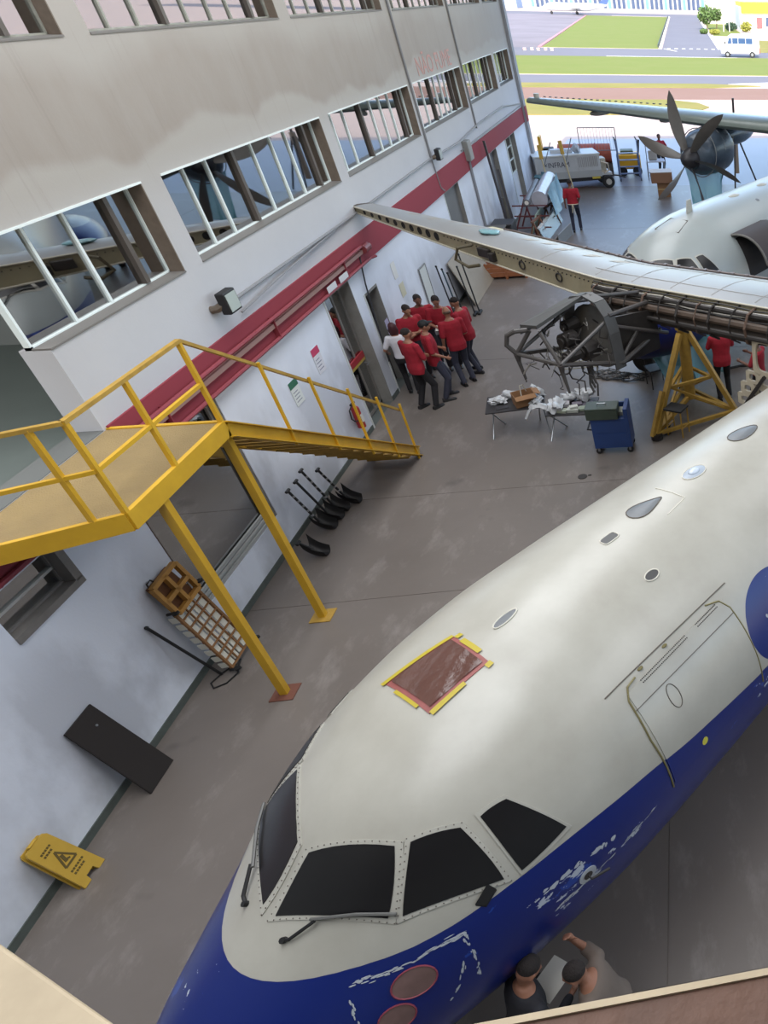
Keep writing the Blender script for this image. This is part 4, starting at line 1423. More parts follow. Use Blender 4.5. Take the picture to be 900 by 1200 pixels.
for k in range(6):
    a = math.radians(111 - 60 * k)
    vs, fs = [], []
    N = 12
    for i in range(N + 1):
        t = i / N
        r = .28 + 1.7 * t
        sweep = .32 * t * t - .1 * t
        ch = (.09 + .3 * math.sin(PI * min(1, t * .9 + .1)) ** .8) * (1 if t < .9 else (1 - t) * 8 + .2)
        tw = math.radians(62 - 38 * t)
        for cx, th_ in ((-.5, 0), (0, .05), (.5, 0), (0, -.05)):
            u = cx * ch
            # radial dir (cos a, sin a); tangential dir; twist about the radius
            tx = u * math.cos(tw) + sweep
            ax = u * math.sin(tw) + th_ * (1.2 - t)
            ty = math.cos(a) * r - math.sin(a) * tx * -1
            tz = math.sin(a) * r + math.cos(a) * tx * -1
            vs.append(Vector((10.86 + ax, 5.0 - ty, 3.02 + tz)))
    for i in range(N):
        for j in range(4):
            fs.append((i * 4 + j, i * 4 + (j + 1) % 4, (i + 1) * 4 + (j + 1) % 4, (i + 1) * 4 + j))
    fs += [(0, 1, 2, 3), (N * 4, N * 4 + 1, N * 4 + 2, N * 4 + 3)]
    MB().add(vs, fs).build('propeller_blade', BLD, spn, smooth=60)
# film hanging under the engine
TEAL = glass_mat('teal_sheet_clear', (120, 176, 190), ior=1.3)
def drape(name, parent, top, drop, m, seed=1, nu=26, nv=14, amp=.12, taper=.3):
    rr_ = random.Random(seed)
    ph = [rr_.random() * 6 for _ in range(6)]
    def fn(u, v):
        k = u * (len(top) - 1)
        i = min(int(k), len(top) - 2)
        f = k - i
        p = Vector(top[i]) * (1 - f) + Vector(top[i + 1]) * f
        q = p + Vector(drop) * v
        mid = (Vector(top[0]) + Vector(top[-1])) / 2 + Vector(drop) * v
        q = q.lerp(mid, taper * v)
        wv = amp * (.2 + v)
        return q + Vector((math.sin(11 * u + ph[0] + 2 * v) * wv, math.sin(14 * u + ph[1] - 3 * v) * wv, .04 * math.sin(9 * u + ph[2])))
    return MB().grid(fn, nu, nv).build(name, m, parent, smooth=80)
TEALS = mat('teal_film_folds', (112, 176, 192), .25, alpha=.78)
drape('hanging_film', a2, [(11.3, 5.5, 2.7), (11.6, 5.0, 2.5), (12.2, 4.5, 2.7)], (-.1, 0, -1.35), TEALS, 4, amp=.1)
# tail end
MB().prism([(22.5, .1, 3.4), (24.6, .08, 7.6), (26.6, .08, 7.6), (27.0, .1, 3.2)], (0, -.18, 0)).build('tail_fin', SKW, a2)
MB().prism([(25.2, -3.7, 7.5), (26.6, -3.7, 7.5), (26.6, 3.7, 7.5), (25.2, 3.7, 7.5)], (0, 0, .15)).build('tailplane', SKW, a2)
for sg in (1, -1):
    MB().ball((13.4, sg * 1.5, .95), (2.3, .75, .55), 16, 10).build('gear_sponson', HULL2, a2, smooth=60)
    g = MB().rod((13.4, sg * 1.95, .9), (13.4, sg * 1.95, .45), .08, 8).build('main_gear_leg', DARKMETAL, a2)
    for dy in (-.18, .18):
        MB().rod((13.4, sg * 1.95 + dy - .1, .42), (13.4, sg * 1.95 + dy + .1, .42), .42, 20).build('tyre', BLACK, g, bevel=.04)
# blue-green sheet hung from the second aircraft's nose
ds = drape('plastic_sheet', None, [(5.15, 16.1, 1.4), (5.8, 15.7, 1.35), (6.5, 15.6, 1.5), (7.1, 15.9, 1.7)], (.45, -.05, -1.3), TEALS, 8, amp=.12, taper=.4)
tag(ds, 'teal translucent plastic sheet draped from the nose behind the yellow jack', 'plastic sheet')

# ------------------------------------------------------------------ yellow landing and stairs
lan = thing('stair_landing', 'yellow steel landing with railings and stairs down along the wall', 'stairs', (0, 0, 0))
ZL = 3.25
PX, PY0, PY1 = 1.2, 6.95, 8.86
near = (0.0, 6.40)
DECK = mat('deck_mesh', (146, 124, 82), .65, noise=.45, scale=2.6, col2=(116, 98, 68), bump=.5, bscale=70)
dkp = [(0, near[1], ZL - .03), (PX, PY0, ZL - .03), (PX, PY1, ZL - .03), (0, PY1, ZL - .03)]
MB().prism(dkp, (0, 0, .025)).build('deck', DECK, lan)
fs_ = MB()
fs_.beam((PX, PY0, ZL - .09), (PX, PY1, ZL - .09), .05, .2)
fs_.build('side_channel', YELLOW, lan)
MB().beam((0, near[1], ZL - .09), (PX, PY0, ZL - .09), .05, .2).build('side_channel', YELLOW, lan)
MB().beam((0, PY1, ZL - .09), (PX, PY1, ZL - .09), .05, .2).build('side_channel', YELLOW, lan)
for i in range(4):
    y = 7.2 + i * .45
    MB().beam((0.02, y, ZL - .1), (PX - .03, y, ZL - .1), .05, .1).build('joist', YELLOW_DK, lan)
RT_ = ZL + 1.02
def post(p, top, r=.022):
    MB().beam(p, (p[0], p[1], top), .045, .045, (0, 1, 0)).build('rail_post', YELLOW, lan)
for y in (PY0 + .02, 7.85, PY1 - .02):
    post((PX, y, ZL - .18 if y != 7.85 else ZL), RT_)
for t in (.18, .72):
    post((PX * (1 - t) + near[0] * t, PY0 * (1 - t) + near[1] * t, ZL), RT_)
MB().beam((PX, PY0, RT_), (PX, PY1, RT_), .05, .04).build('handrail', YELLOW_DK, lan)
MB().beam((PX, PY0, RT_), (0.02, near[1], RT_), .05, .04).build('handrail', YELLOW_DK, lan)
MB().beam((PX, PY0, ZL + .5), (PX, PY1, ZL + .5), .04, .04).build('mid_rail', YELLOW, lan)
MB().beam((PX, PY0, ZL + .5), (0.02, near[1], ZL + .5), .04, .04).build('mid_rail', YELLOW, lan)
PLATE = mat('rusty_base_plate', (104, 62, 48), .7)
for (x, y) in ((1.17, 7.46), (1.1, 8.92)):
    sp_ = MB().box((x - .045, y - .045, .012), (x + .045, y + .045, ZL - .18)).build('support_post', YELLOW, lan)
    MB().box((x - .14, y - .14, 0), (x + .14, y + .14, .012)).build('base_plate', PLATE if y < 8 else YELLOW_DK, sp_)
# flight
S0, S1 = Vector((0, PY1, ZL)), Vector((0, 13.5, .06))
for x in (PX, .42):
    MB().beam((x, S0.y, S0.z - .1), (x, S1.y, S1.z + .02), .05, .2, (0, 0, 1)).build('stringer', YELLOW, lan)
    q = MB()
    for dz in (.0, -.2):
        q.beam((x + (.03 if x > 1 else 0), S0.y, S0.z + dz), (x + (.03 if x > 1 else 0), S1.y, S1.z + .12 + dz), .09, .012)
    q.build('stringer_flange', YELLOW, lan)
for i in range(15):
    t = (i + 1) / 16
    y, z = S0.y + (S1.y - S0.y) * t, S0.z + (S1.z - S0.z) * t
    MB().box((.44, y - .14, z - .09), (PX - .02, y + .14, z - .05)).build('tread', YELLOW_DK, lan)
MB().beam((PX, PY1, RT_), (PX, 13.4, 1.03), .04, .04).build('handrail', YELLOW_DK, lan)
for i, y in enumerate((9.95, 10.9, 11.8, 12.6, 13.35)):
    t = (y - S0.y) / (S1.y - S0.y)
    z = S0.z + (S1.z - S0.z) * t
    MB().beam((PX + .04, y, z - .2), (PX + .04, y, z + 1.02), .032, .032, (0, 1, 0)).build('rail_post', YELLOW, lan)
# ------------------------------------------------------------------ props along the wall
def quad_box(mb, p, q, wd, th, nrm):
    """flat board from p to q"""
    return mb.beam(p, q, wd, th, nrm)

# floodlights on the wall
def floodlight(loc, label, s=1.0):
    t = thing('floodlight', label, 'lamp', loc)
    MB().tube([(0, 0, -.06), (.08, .02, -.05), (.16, .06, 0)], .05 * s, 8).build('bracket', mat('bracket_bronze', (92, 80, 68), .5), t)
    MB().box((.12, .0, -.13 * s), (.24, .3 * s, .15 * s)).build('housing', BLACK, t, bevel=.02)
    MB().box((.235, .03, -.1 * s), (.246, .27 * s, .12 * s)).build('lens', mat('flood_lens', (168, 176, 170), .2), t)
    return t
floodlight((0, 11.62, 3.72), 'black floodlight on a bracket on the wall under the second window', 1.1)
floodlight((0, 23.25, 3.72), 'small floodlight halfway along the wall where the first long conduit ends', 1.0)
t = thing('junction_box', 'grey electrical box on the wall above a drop pipe near the far doors', 'electrical box', (0, 26.55, 3.0))
MB().box((0, 0, 0), (.16, .45, .55)).build('box', mat('box_grey', (128, 128, 124), .5), t, bevel=.01)
MB().box((.16, .03, .03), (.17, .42, .52)).build('cover', mat('box_cover', (140, 140, 136), .5), t)

# signs and papers
def paper(y, z, wd, h, label, cat, cols, x=.004):
    t = thing('wall_notice', label, cat, (x, y, z))
    MB().box((0, 0, 0), (.004, wd, h)).build('sheet', mat('paper_' + '_'.join(map(str, cols[0])), cols[0], .7), t)
    if len(cols) > 1:
        MB().box((.004, 0, h * .72), (.006, wd, h)).build('header', mat('header_' + '_'.join(map(str, cols[1])), cols[1], .6), t)
        ln_ = MB()
        for k in range(4):
            ln_.box((.004, wd * .15, h * (.14 + .13 * k)), (.0055, wd * (.8 - .12 * (k % 2)), h * (.17 + .13 * k)))
        stuff(ln_.build('print_lines', mat('print_grey', (120, 124, 140), .7), t))
    return t
p_ = paper(13.62, 1.72, .3, .46, 'white notice with a pink header on the wall left of the glass door', 'notice', [(206, 206, 212), (186, 60, 96)])
p_ = paper(12.55, 1.62, .3, .42, 'white notice with a green header on the wall behind the stair railing', 'notice', [(206, 210, 208), (44, 100, 76)])
paper(18.25, 1.95, .26, .36, 'plain white paper taped high on the wall behind the group', 'notice', [(214, 214, 210)])
paper(18.35, 1.5, .3, .3, 'small yellowish paper taped low on the wall behind the group', 'notice', [(196, 192, 168)])
paper(16.95, 1.15, .2, .32, 'small lilac paper on the wall beside the dark doorway', 'notice', [(176, 172, 200)])
t = thing('notice_board', 'narrow white notice board with a grey frame on the wall behind the group', 'notice board', (.01, 19.8, .75))
MB().box((0, 0, 0), (.02, .5, .95)).build('panel', mat('board_white', (206, 210, 208), .4), t)
fr = MB()
for a, b_ in (((0, -.02, 0), (.03, 0, .95)), ((0, .5, 0), (.03, .52, .95)), ((0, -.02, .95), (.03, .52, .97)), ((0, -.02, -.02), (.03, .52, 0))):
    fr.box(a, b_)
fr.build('frame', GREYPAINT, t)
# faded lettering high on the wall
FADED = mat('faded_pink_paint', (182, 138, 130), .8)
tx = text('wall_lettering', 'N\u00c3O FUME', .6, FADED, None, (.006, 24.15, 5.5), (PI / 2, 0, PI / 2), .001, 3.55)
struct(tx)
for v in tx.data.vertices:
    v.co.y *= 1.0

# stacked corner pieces by the far doors
t = thing('waste_bin', 'grey-brown lidded bin against the wall by the far grey door', 'bin', (.35, 26.55, 0))
mb = MB()
mb.prism([(-.28, -.3, 0), (.28, -.3, 0), (.28, .3, 0), (-.28, .3, 0)], (0, 0, .95))
mb.build('body', mat('bin_brown', (92, 86, 78), .6), t, bevel=.03)
MB().box((-.31, -.33, .95), (.31, .33, 1.0)).build('lid', mat('bin_lid', (84, 80, 74), .6), t, bevel=.015)
t = thing('waste_bin', 'black lidded bin beside the grey-brown bin at the wall', 'bin', (.45, 27.4, 0))
MB().prism([(-.3, -.35, 0), (.3, -.35, 0), (.33, .38, 0), (-.33, .38, 0)], (0, 0, .9)).build('body', mat('bin_black', (50, 48, 50), .6), t, bevel=.04)
MB().box((-.34, -.4, .9), (.34, .4, .97)).build('lid', mat('bin_black', (50, 48, 50)), t, bevel=.02)

# leaning sheet of plywood and the bundle of rods
t = thing('plywood_sheet', 'large pale plywood sheet leaning against the wall beyond the group', 'board', (0, 21.6, 0))
MB().prism([(.5, .3, .0), (.5, 2.9, .0), (.04, 2.9, 1.22), (.04, .3, 1.22)], (.025, 0, .01)).build('sheet', mat('plywood', (150, 142, 130), .7, noise=.5, scale=2, stretch=(1, .4, 1), col2=(124, 114, 100)), t)
for i, (x, y, h, c, lb) in enumerate(((.3, 20.6, 1.5, (30, 30, 34), 'black rod at the left end of the row leaning by the plywood'), (.34, 20.85, 1.35, (46, 70, 84), 'dark blue-grey rod second from the left by the plywood'), (.4, 21.0, 1.2, (36, 34, 34), 'short black rod third from the left by the plywood'),
                                   (.62, 21.2, 1.3, (28, 28, 30), 'black rod with a knob, right of the short rod by the plywood'), (.72, 21.3, 1.6, (24, 24, 26), 'tall black rod at the right end of the row by the plywood'))):
    t = thing('broom', lb, 'broom', (x, y, 0), group=None)
    MB().rod((0, 0, .06), (-.16, .12, h), .02, 8).build('handle', mat('handle_%d' % c[0], c, .5), t)
    MB().box((-.03, -.16, 0), (.05, .16, .07)).build('head', BLACK, t, bevel=.02)
    MB().ball((-.16, .12, h), .03, 8, 6).build('grip', BLACK, t)
# wooden pallet crate under the wing tip
t = thing('wooden_crate', 'low reddish-brown wooden crate on the floor under the wing', 'crate', (.35, 24.2, 0), math.radians(6))
RW = mat('crate_wood', (150, 92, 58), .7, noise=.5, scale=4, stretch=(1, 6, 6))
for i in range(5):
    MB().box((0, .04 + i * .26, .06), (1.15, .26 + i * .26, .08)).build('floor_board', RW, t)
for y in (0, 1.3):
    for k in range(3):
        MB().box((0, y, .08 + k * .14), (1.15, y + .02, .2 + k * .14)).build('side_board', RW, t)
for x in (0, .55, 1.12):
    MB().box((x, -.03, 0), (x + .07, 1.35, .06)).build('bearer', RW, t)
    MB().box((x, -.03, .06), (x + .07, 0, .5)).build('cleat', RW, t)
for k in range(3):
    MB().box((0, 0, .08 + k * .14), (.02, 1.32, .2 + k * .14)).build('end_board', RW, t)
    MB().box((1.15, 0, .08 + k * .14), (1.17, 1.32, .2 + k * .14)).build('end_board', RW, t)

# long handled dustpans under the stairs
DP = mat('dustpan_black', (30, 29, 30), .5)
STRIPE = mat('handle_tape_pale', (150, 150, 150), .5)
def dustpan(x, y, h, label, striped=True, lean=-.2):
    t = thing('dustpan', label, 'dustpan', (x, y, 0), 0)
    MB().grid(lambda u, v: Vector((-.12 + .26 * v, (u - .5) * .26 * (1 - .2 * v), .01 + (.1 + .1 * (1 - v)) * (1 - (1 - (2 * u - 1) ** 4)) + .14 * (1 - v) ** 3)), 10, 8).build('pan', DP, t, smooth=60)
    MB().grid(lambda u, v: Vector((-.125 + .27 * v, (u - .5) * .27 * (1 - .2 * v), .0 + (.1 + .1 * (1 - v)) * (1 - (1 - (2 * u - 1) ** 4)) + .14 * (1 - v) ** 3)), 10, 8).build('pan_back', DP, t, smooth=60)
    a, b_ = Vector((-.08, 0, .14)), Vector((-.08 + lean, -.05, h))
    MB().rod(a, b_, .02, 8).build('handle', DP, t)
    if striped:
        for k in range(5):
            f = .2 + .15 * k
            p, q = a.lerp(b_, f), a.lerp(b_, f + .05)
            MB().rod(p, q, .0215, 8).build('tape_band', STRIPE, t)
    MB().rod(b_ - Vector((0, .05, 0)), b_ + Vector((0, .05, 0)), .024, 8).build('grip', DP, t)
    return t
dustpan(.36, 11.2, .82, 'long handled black dustpan nearest the large window, its handle banded')
dustpan(.37, 11.48, .82, 'long handled black dustpan with a plain black handle, second from the window', False)
dustpan(.38, 11.72, .88, 'long handled black dustpan with the tallest banded handle, third from the window')
dustpan(.5, 11.95, .74, 'long handled black dustpan farthest from the window, with a cross grip')
dustpan(.5, 10.45, .3, 'short black dustpan on the floor behind the thinner yellow support post', False, -.1)

# fire extinguisher
t = thing('fire_extinguisher', 'red fire extinguisher hanging on the wall behind the stair railing', 'extinguisher', (.1, 14.1, .38))
MB().rod((0, 0, 0), (0, 0, .4), .075, 14).ball((0, 0, .4), (.075, .075, .06), 14, 6).build('cylinder', mat('extinguisher_red', (150, 34, 40), .35), t, smooth=40)
MB().rod((0, 0, .44), (0, 0, .52), .025, 8).box((-.02, -.1, .5), (.02, .06, .53)).build('valve', BLACK, t)
MB().tube([(0, -.08, .5), (0, -.22, .46), (0, -.26, .3), (0, -.16, .2), (.03, -.07, .18)], .012, 6).build('hose', BLACK, t)
MB().box((.06, -.04, .12), (.078, .04, .28)).build('label_plate', mat('paper_white', (206, 206, 200), .6), t)

# wheeled slatted creeper leaning on the wall (local: u along its length, v across, w out of the face)
t = thing('creeper', 'wooden framed creeper board with white slats and a yellow head box leaning on the wall', 'creeper')
O = Vector((.36, 7.98, .0))
UL = (Vector((.05, 7.96, 1.5)) - O)
LEN = UL.length
UL.normalize()
VL = Vector((.03, .46, .05)).normalized()
WL = VL.cross(UL)
if WL.x < 0:
    WL = -WL
def cp(u, v, w_=0):
    return O + UL * u + VL * v + WL * w_
CW = mat('creeper_wood', (140, 98, 58), .65, noise=.4, scale=6)
CY = mat('creeper_yellow_wood', (176, 128, 58), .6, noise=.4, scale=5)
SL = mat('creeper_white', (206, 204, 192), .6)
def bar(u0, v0, u1, v1, wd, th, m, name, w0=0.0):
    return MB().beam(cp(u0, v0, w0), cp(u1, v1, w0), wd, th, WL).build(name, m, t)
Wd = .46
L1 = LEN * .72
bar(.06, .0, L1, .0, .03, .04, CW, 'side_rail')
bar(.06, Wd, L1, Wd, .03, .04, CW, 'side_rail')
MB().box((0, 0, 0), (.001, .001, .001))
for i in range(4):
    v = .06 + i * .112
    bar(.08, v, L1, v, .085, .012, SL, 'long_slat', -.012)
for i in range(1, 3):
    bar(.08, Wd * i / 3, L1, Wd * i / 3, .014, .02, CW, 'divider', .006)
for i in range(9):
    u = .07 + (L1 - .07) * i / 8
    bar(u, 0, u, Wd, .014, .024, CW, 'cross_bar', .008)
# white side skirt seen below the lower rail
for i in range(8):
    u = .1 + (L1 - .1) * i / 8
    MB().beam(cp(u, -.012, -.06), cp(u + .085, -.012, -.06), .012, .1, WL).build('skirt_block', SL, t)
for (a, b_, c_, d_) in ((L1, 0, LEN, 0), (L1, Wd, LEN, Wd), (L1, 0, L1, Wd), (LEN, 0, LEN, Wd), (L1 + .2, 0, L1 + .2, Wd), (L1, Wd * .5, LEN, Wd * .5)):
    bar(a, b_, c_, d_, .05, .06, CY, 'head_frame', .05)
MB().beam(cp(L1 + .2, Wd / 2, -.04), cp(L1 + .2, Wd / 2, -.02), Wd, .4, VL).build('head_back', mat('head_back_brown', (110, 72, 44), .7), t)
for (u, v) in ((L1 + .05, -.04), (L1 + .05, Wd + .05), (.05, Wd + .04), (.05, -.02)):
    c_ = cp(u, v, .03)
    fk = MB().tube([c_ + WL * -.06, c_, c_ + VL * .03 + WL * .04], .02, 6).build('castor_fork', BLACK, t)
    MB().rod(c_ + WL * .05 - UL * .012, c_ + WL * .05 + UL * .012, .04, 12).build('castor_wheel', BLACK, fk)
MB().tube([cp(LEN, Wd * .3, .0), cp(LEN + .06, Wd * .25, 0), cp(LEN + .06, Wd * .1, 0), cp(LEN, Wd * .05, 0)], .01, 6).build('pull_loop', DARKMETAL, t)
t = thing('pole', 'thin black pole leaning against the wall beside the slatted creeper', 'pole', (.22, 7.93, 0))
MB().rod((0, 0, .01), (-.2, -.26, 1.16), .018, 10).build('shaft', BLACK, t)
MB().ball((-.2, -.26, 1.16), .024, 8, 6).build('cap', BLACK, t)
o = MB().tube([(.34, 8.18, .015), (.36, 8.1, .02), (.42, 7.92, .012), (.36, 7.75, .012), (.24, 7.68, .012), (.16, 7.78, .012), (.22, 7.95, .012), (.32, 8.1, .012)], .011, 6).build('cable', BLACK, None)
tag(o, 'loop of black cable lying on the floor below the slatted creeper', 'cable')
# dark panel and the wet floor sign
t = thing('dark_panel', 'dark brown flat panel leaning against the white wall near the floor sign', 'panel', (0, 6.14, 0))
MB().prism([(.30, -.02, 0), (.30, .43, 0), (.012, .41, 1.1), (.012, 0, 1.1)], (.018, 0, .006)).build('board', mat('panel_brown', (34, 27, 25), .7, noise=.3, scale=4), t)
MB().rod((.075, .26, .92), (.087, .26, .924), .013, 10).build('grommet', STEEL, t)
SY = mat('sign_yellow', (190, 154, 58), .5, noise=.4, scale=4, col2=(160, 126, 42))
SD = mat('sign_print', (92, 76, 34), .6)
t = thing('wet_floor_sign', 'yellow folding wet floor sign leaning against the wall', 'floor sign', (0, 5.06, 0))
def sp3(u, v, w_=0):     # u across, v up the face
    a = Vector((.26, -.02 + u * .31, 0)).lerp(Vector((.05, .01 + u * .26, .62)), v)
    return a + Vector((.95, 0, .32)) * w_
def plate(mb, pts, w0, w1):
    n = len(pts)
    mb.add([sp3(u, v, w0) for u, v in pts] + [sp3(u, v, w1) for u, v in pts], [tuple(range(n))[::-1], tuple(range(n, 2 * n))] + [(i, (i + 1) % n, n + (i + 1) % n, n + i) for i in range(n)])
    return mb
pl = [(0, 0), (.3, 0), (.34, .1), (.66, .1), (.7, 0), (1, 0), (1, .95), (.92, 1), (.08, 1), (0, .95)]
plate(MB(), pl, 0, .02).build('front_leaf', SY, t)
plate(MB(), [(u, v) for u, v in pl], -.05, -.035).build('rear_leaf', SY, t)
tri = MB()
T3 = [(.26, .42), (.78, .42), (.52, .7)]
for i in range(3):
    tri.beam(sp3(*T3[i], .022), sp3(*T3[(i + 1) % 3], .022), .02, .004, (.95, 0, .32))
tri.beam(sp3(.46, .47, .022), sp3(.54, .6, .022), .03, .004, (.95, 0, .32)).beam(sp3(.5, .5, .022), sp3(.62, .47, .022), .02, .004, (.95, 0, .32))
tri.build('warning_triangle', SD, t)
wd_ = MB()
for v, n in ((.82, 5), (.76, 4), (.32, 6), (.26, 5)):
    for k in range(n):
        wd_.beam(sp3(.22 + .1 * k, v, .022), sp3(.29 + .1 * k, v, .022), .02, .003, (.95, 0, .32))
stuff(wd_.build('worn_lettering', SD, t))
MB().beam(sp3(.3, 1.0, .0), sp3(.7, 1.0, .0), .03, .04).build('carry_handle', SY, t)
t = thing('drain_cover', 'round dark drain cover set in the open floor below the tables', 'drain', (4.42, 12.2, 0))
MB().rod((0, 0, -.001), (0, 0, .012), .085, 20).build('disc', mat('drain_dark', (44, 40, 38), .6), t)
MB().box((.1, .02, -.001), (.16, .05, .012)).build('lug', mat('drain_dark', (44, 40, 38)), t)

# ------------------------------------------------------------------ work tables, tool cart, jack, stool
def folding_table(loc, rz, label, L=.95, Wt=.75):
    t = thing('folding_table', label, 'table', loc, rz)
    H_ = .62
    MB().box((-L / 2, -Wt / 2, H_ - .03), (L / 2, Wt / 2, H_)).build('tabletop', mat('table_black', (44, 42, 44), .5), t, bevel=.008)
    for sg in (-1, 1):
        x = sg * L * .4
        for a, b_ in ((-.33, .3), (.3, -.33)):
            MB().rod((x, a, H_ - .03), (x + sg * .1 * (1 if a > 0 else -1), b_, 0), .014, 8).build('leg', STEEL, t)
        MB().rod((x, -.33, H_ - .04), (x, .33, H_ - .04), .012, 6).build('leg_rail', STEEL, t)
    return t
folding_table((3.0, 14.3, 0), math.radians(8), 'black folding table with a cardboard box and white plastic, on the left', 1.12)
folding_table((4.16, 13.95, 0), math.radians(-3), 'black folding table heaped with boxed parts, beside the tool cart', .95, .75)
t = thing('cardboard_box', 'open brown cardboard box with a cord on the left folding table', 'box', (3.2, 14.2, .62), math.radians(25))
for a, b_ in (((-.2, -.15, 0), (.2, .15, .01)), ((-.2, -.15, 0), (-.19, .15, .24)), ((.19, -.15, 0), (.2, .15, .24)), ((-.2, -.15, 0), (.2, -.14, .24)), ((-.2, .14, 0), (.2, .15, .24))):
    MB().box(a, b_).build('panel', CARD, t)
MB().prism([(-.2, -.15, .24), (.2, -.15, .24), (.2, -.27, .2), (-.2, -.27, .2)], (0, 0, .006)).prism([(.2, -.15, .24), (.2, .15, .24), (.32, .15, .2), (.32, -.15, .2)], (0, 0, .006)).build('flap', CARD, t)
MB().tube([(-.05, -.1, .2), (-.02, 0, .4), (.06, .1, .36), (.1, .12, .2)], .01, 6).build('cord', mat('cord_pale', (176, 170, 156), .7), t)
PB = mat('clear_poly_bag', (196, 198, 200), .2, noise=.5, scale=9, col2=(140, 142, 148), bump=.5, bscale=16)
rb = random.Random(12)
def crumple(c, r, seed):
    q = random.Random(seed)
    ph = [q.random() * 6.3 for _ in range(6)]
    mb = MB().ball((0, 0, 0), 1, 16, 10)
    for v in mb.v:
        k = 1 + .22 * math.sin(5 * v.x + ph[0] + 3 * v.z) + .2 * math.sin(6 * v.y + ph[1]) + .14 * math.sin(9 * v.z + 7 * v.x + ph[2]) + .1 * math.sin(13 * v.y + 9 * v.x + ph[3])
        v.x *= r[0] * k
        v.y *= r[1] * k
        v.z = r[2] * (1 + v.z * k)
        if v.z < 0:
            v.z = 0
    return mb
spots = [((2.68, 14.28, .62), (.13, .1, .05), 'crumpled clear bag at the left end of the left table'), ((2.86, 14.5, .62), (.14, .08, .06), 'crumpled clear bag at the back left of the left table'),
         ((3.38, 14.5, .62), (.14, .1, .09), 'crumpled clear bag behind the cardboard box'), ((3.42, 14.2, .62), (.1, .16, .06), 'crumpled clear bag right of the cardboard box'),
         ((3.86, 13.85, .62), (.12, .2, .08), 'crumpled clear bag hanging over the left edge of the right table'), ((4.35, 14.2, .62), (.15, .1, .1), 'crumpled clear bag at the back right of the right table'),
         ((4.1, 14.22, .62), (.13, .09, .07), 'crumpled clear bag at the back of the right table')]
for i, (p, r, lb) in enumerate(spots):
    o = crumple(None, tuple(q * 1.2 for q in r), 20 + i).build('plastic_bag', PB, None, smooth=50)
    o.location = p
    tag(o, lb, 'plastic bag')
long_bag = MB().grid(lambda u, v: Vector((3.22 + .75 * u + .03 * math.sin(9 * v), 13.92 + .1 * math.sin(5 * u) + (v - .5) * .22, (.64 if u > .2 else .64 - (.2 - u) * 1.3) + .05 * math.sin(PI * v) + .012 * math.sin(20 * u + 9 * v))), 24, 8).build('plastic_bag', PB, None, smooth=60)
tag(long_bag, 'long clear plastic sleeve bridging the two folding tables', 'plastic bag')
bx = [(3.98, 13.72, .2, .13, .05, (150, 156, 140)), (4.2, 13.72, .22, .15, .06, (168, 172, 164)), (4.4, 13.76, .16, .14, .05, (128, 140, 124)), (4.0, 13.98, .2, .16, .07, (158, 156, 160)), (4.25, 13.98, .18, .12, .05, (110, 104, 116)), (4.22, 13.73, .15, .1, .11, (178, 180, 172))]
nm_ = ['front left of the heap', 'front middle of the heap, under another', 'front right of the heap', 'middle left of the heap', 'middle right of the heap, purplish', 'front middle, lying on top']
for i, (x, y, a, b_, h, c) in enumerate(bx):
    z0 = .62 if i != 5 else .682
    t = thing('parts_box', 'small flat parts box on the right table, %s' % nm_[i], 'box', (x, y, z0), .1 * (i - 2))
    hh = .05 if i == 5 else h
    MB().box((-a / 2, -b_ / 2, 0), (a / 2, b_ / 2, hh * .7)).build('tray', mat('box_%d' % i, c, .6), t)
    MB().box((-a / 2 - .004, -b_ / 2 - .004, hh * .7), (a / 2 + .004, b_ / 2 + .004, hh)).build('lid', mat('boxlid_%d' % i, tuple(min(255, q + 12) for q in c), .6), t)
for i, (x, y, rz, c, lb) in enumerate(((2.78, 14.08, .3, (52, 50, 54), 'dark folder at the near left of the left table'), (3.05, 14.55, -.5, (90, 88, 98), 'grey papers at the back of the left table'), (4.45, 14.0, .4, (96, 92, 104), 'grey papers at the right of the right table'))):
    o = MB().box((-.12, -.08, 0), (.12, .08, .012)).build('papers', mat('papers_%d' % i, c, .7), None)
    o.location = (x, y, .62)
    o.rotation_euler = (0, 0, rz)
    tag(o, lb, 'papers')

t = thing('tool_cart', 'blue steel tool cart on castors beside the folding tables', 'cart', (4.98, 13.2, 0), math.radians(-2))
BL = mat('cart_blue', (34, 62, 116), .4, noise=.3, scale=4, col2=(26, 48, 92))
MB().box((-.36, -.24, .14), (.36, .24, .78)).build('body', BL, t, bevel=.01)
MB().box((.28, -.24, .78), (.36, .24, .98)).box((-.36, .2, .78), (.36, .24, .92)).build('upper_rim', BL, t, bevel=.006)
MB().tube([(-.36, -.2, .55), (-.44, -.2, .56), (-.44, .2, .56), (-.36, .2, .55)], .016, 8).build('push_handle', BLACK, t)
for k in range(2):
    MB().box((-.3, -.245, .22 + .28 * k), (.3, -.24, .46 + .28 * k)).build('drawer_front', BL, t)
for x in (-.3, .3):
    for y in (-.18, .18):
        fk = MB().box((x - .02, y - .03, .06), (x + .02, y + .03, .14)).build('castor_fork', STEEL, t)
        MB().rod((x, y - .02, .06), (x, y + .02, .06), .06, 14).build('castor_wheel', BLACK, fk)
MB().box((.12, -.1, .78), (.27, .12, .86)).build('inner_tray', mat('tray_pale', (150, 152, 140), .6), t)
t = thing('tool_box', 'dark green metal tool box lying on the blue tool cart', 'tool box', (4.86, 13.1, .785), math.radians(-3))
GR = mat('box_green', (60, 72, 62), .45, noise=.3, scale=5)
MB().box((-.3, -.17, 0), (.3, .17, .2)).build('body', GR, t, bevel=.015)
MB().box((-.305, -.175, .2), (.305, .175, .24)).build('lid', GR, t, bevel=.01)
MB().tube([(-.08, 0, .24), (-.08, 0, .28), (.08, 0, .28), (.08, 0, .24)], .01, 6).build('handle', STEEL, t)

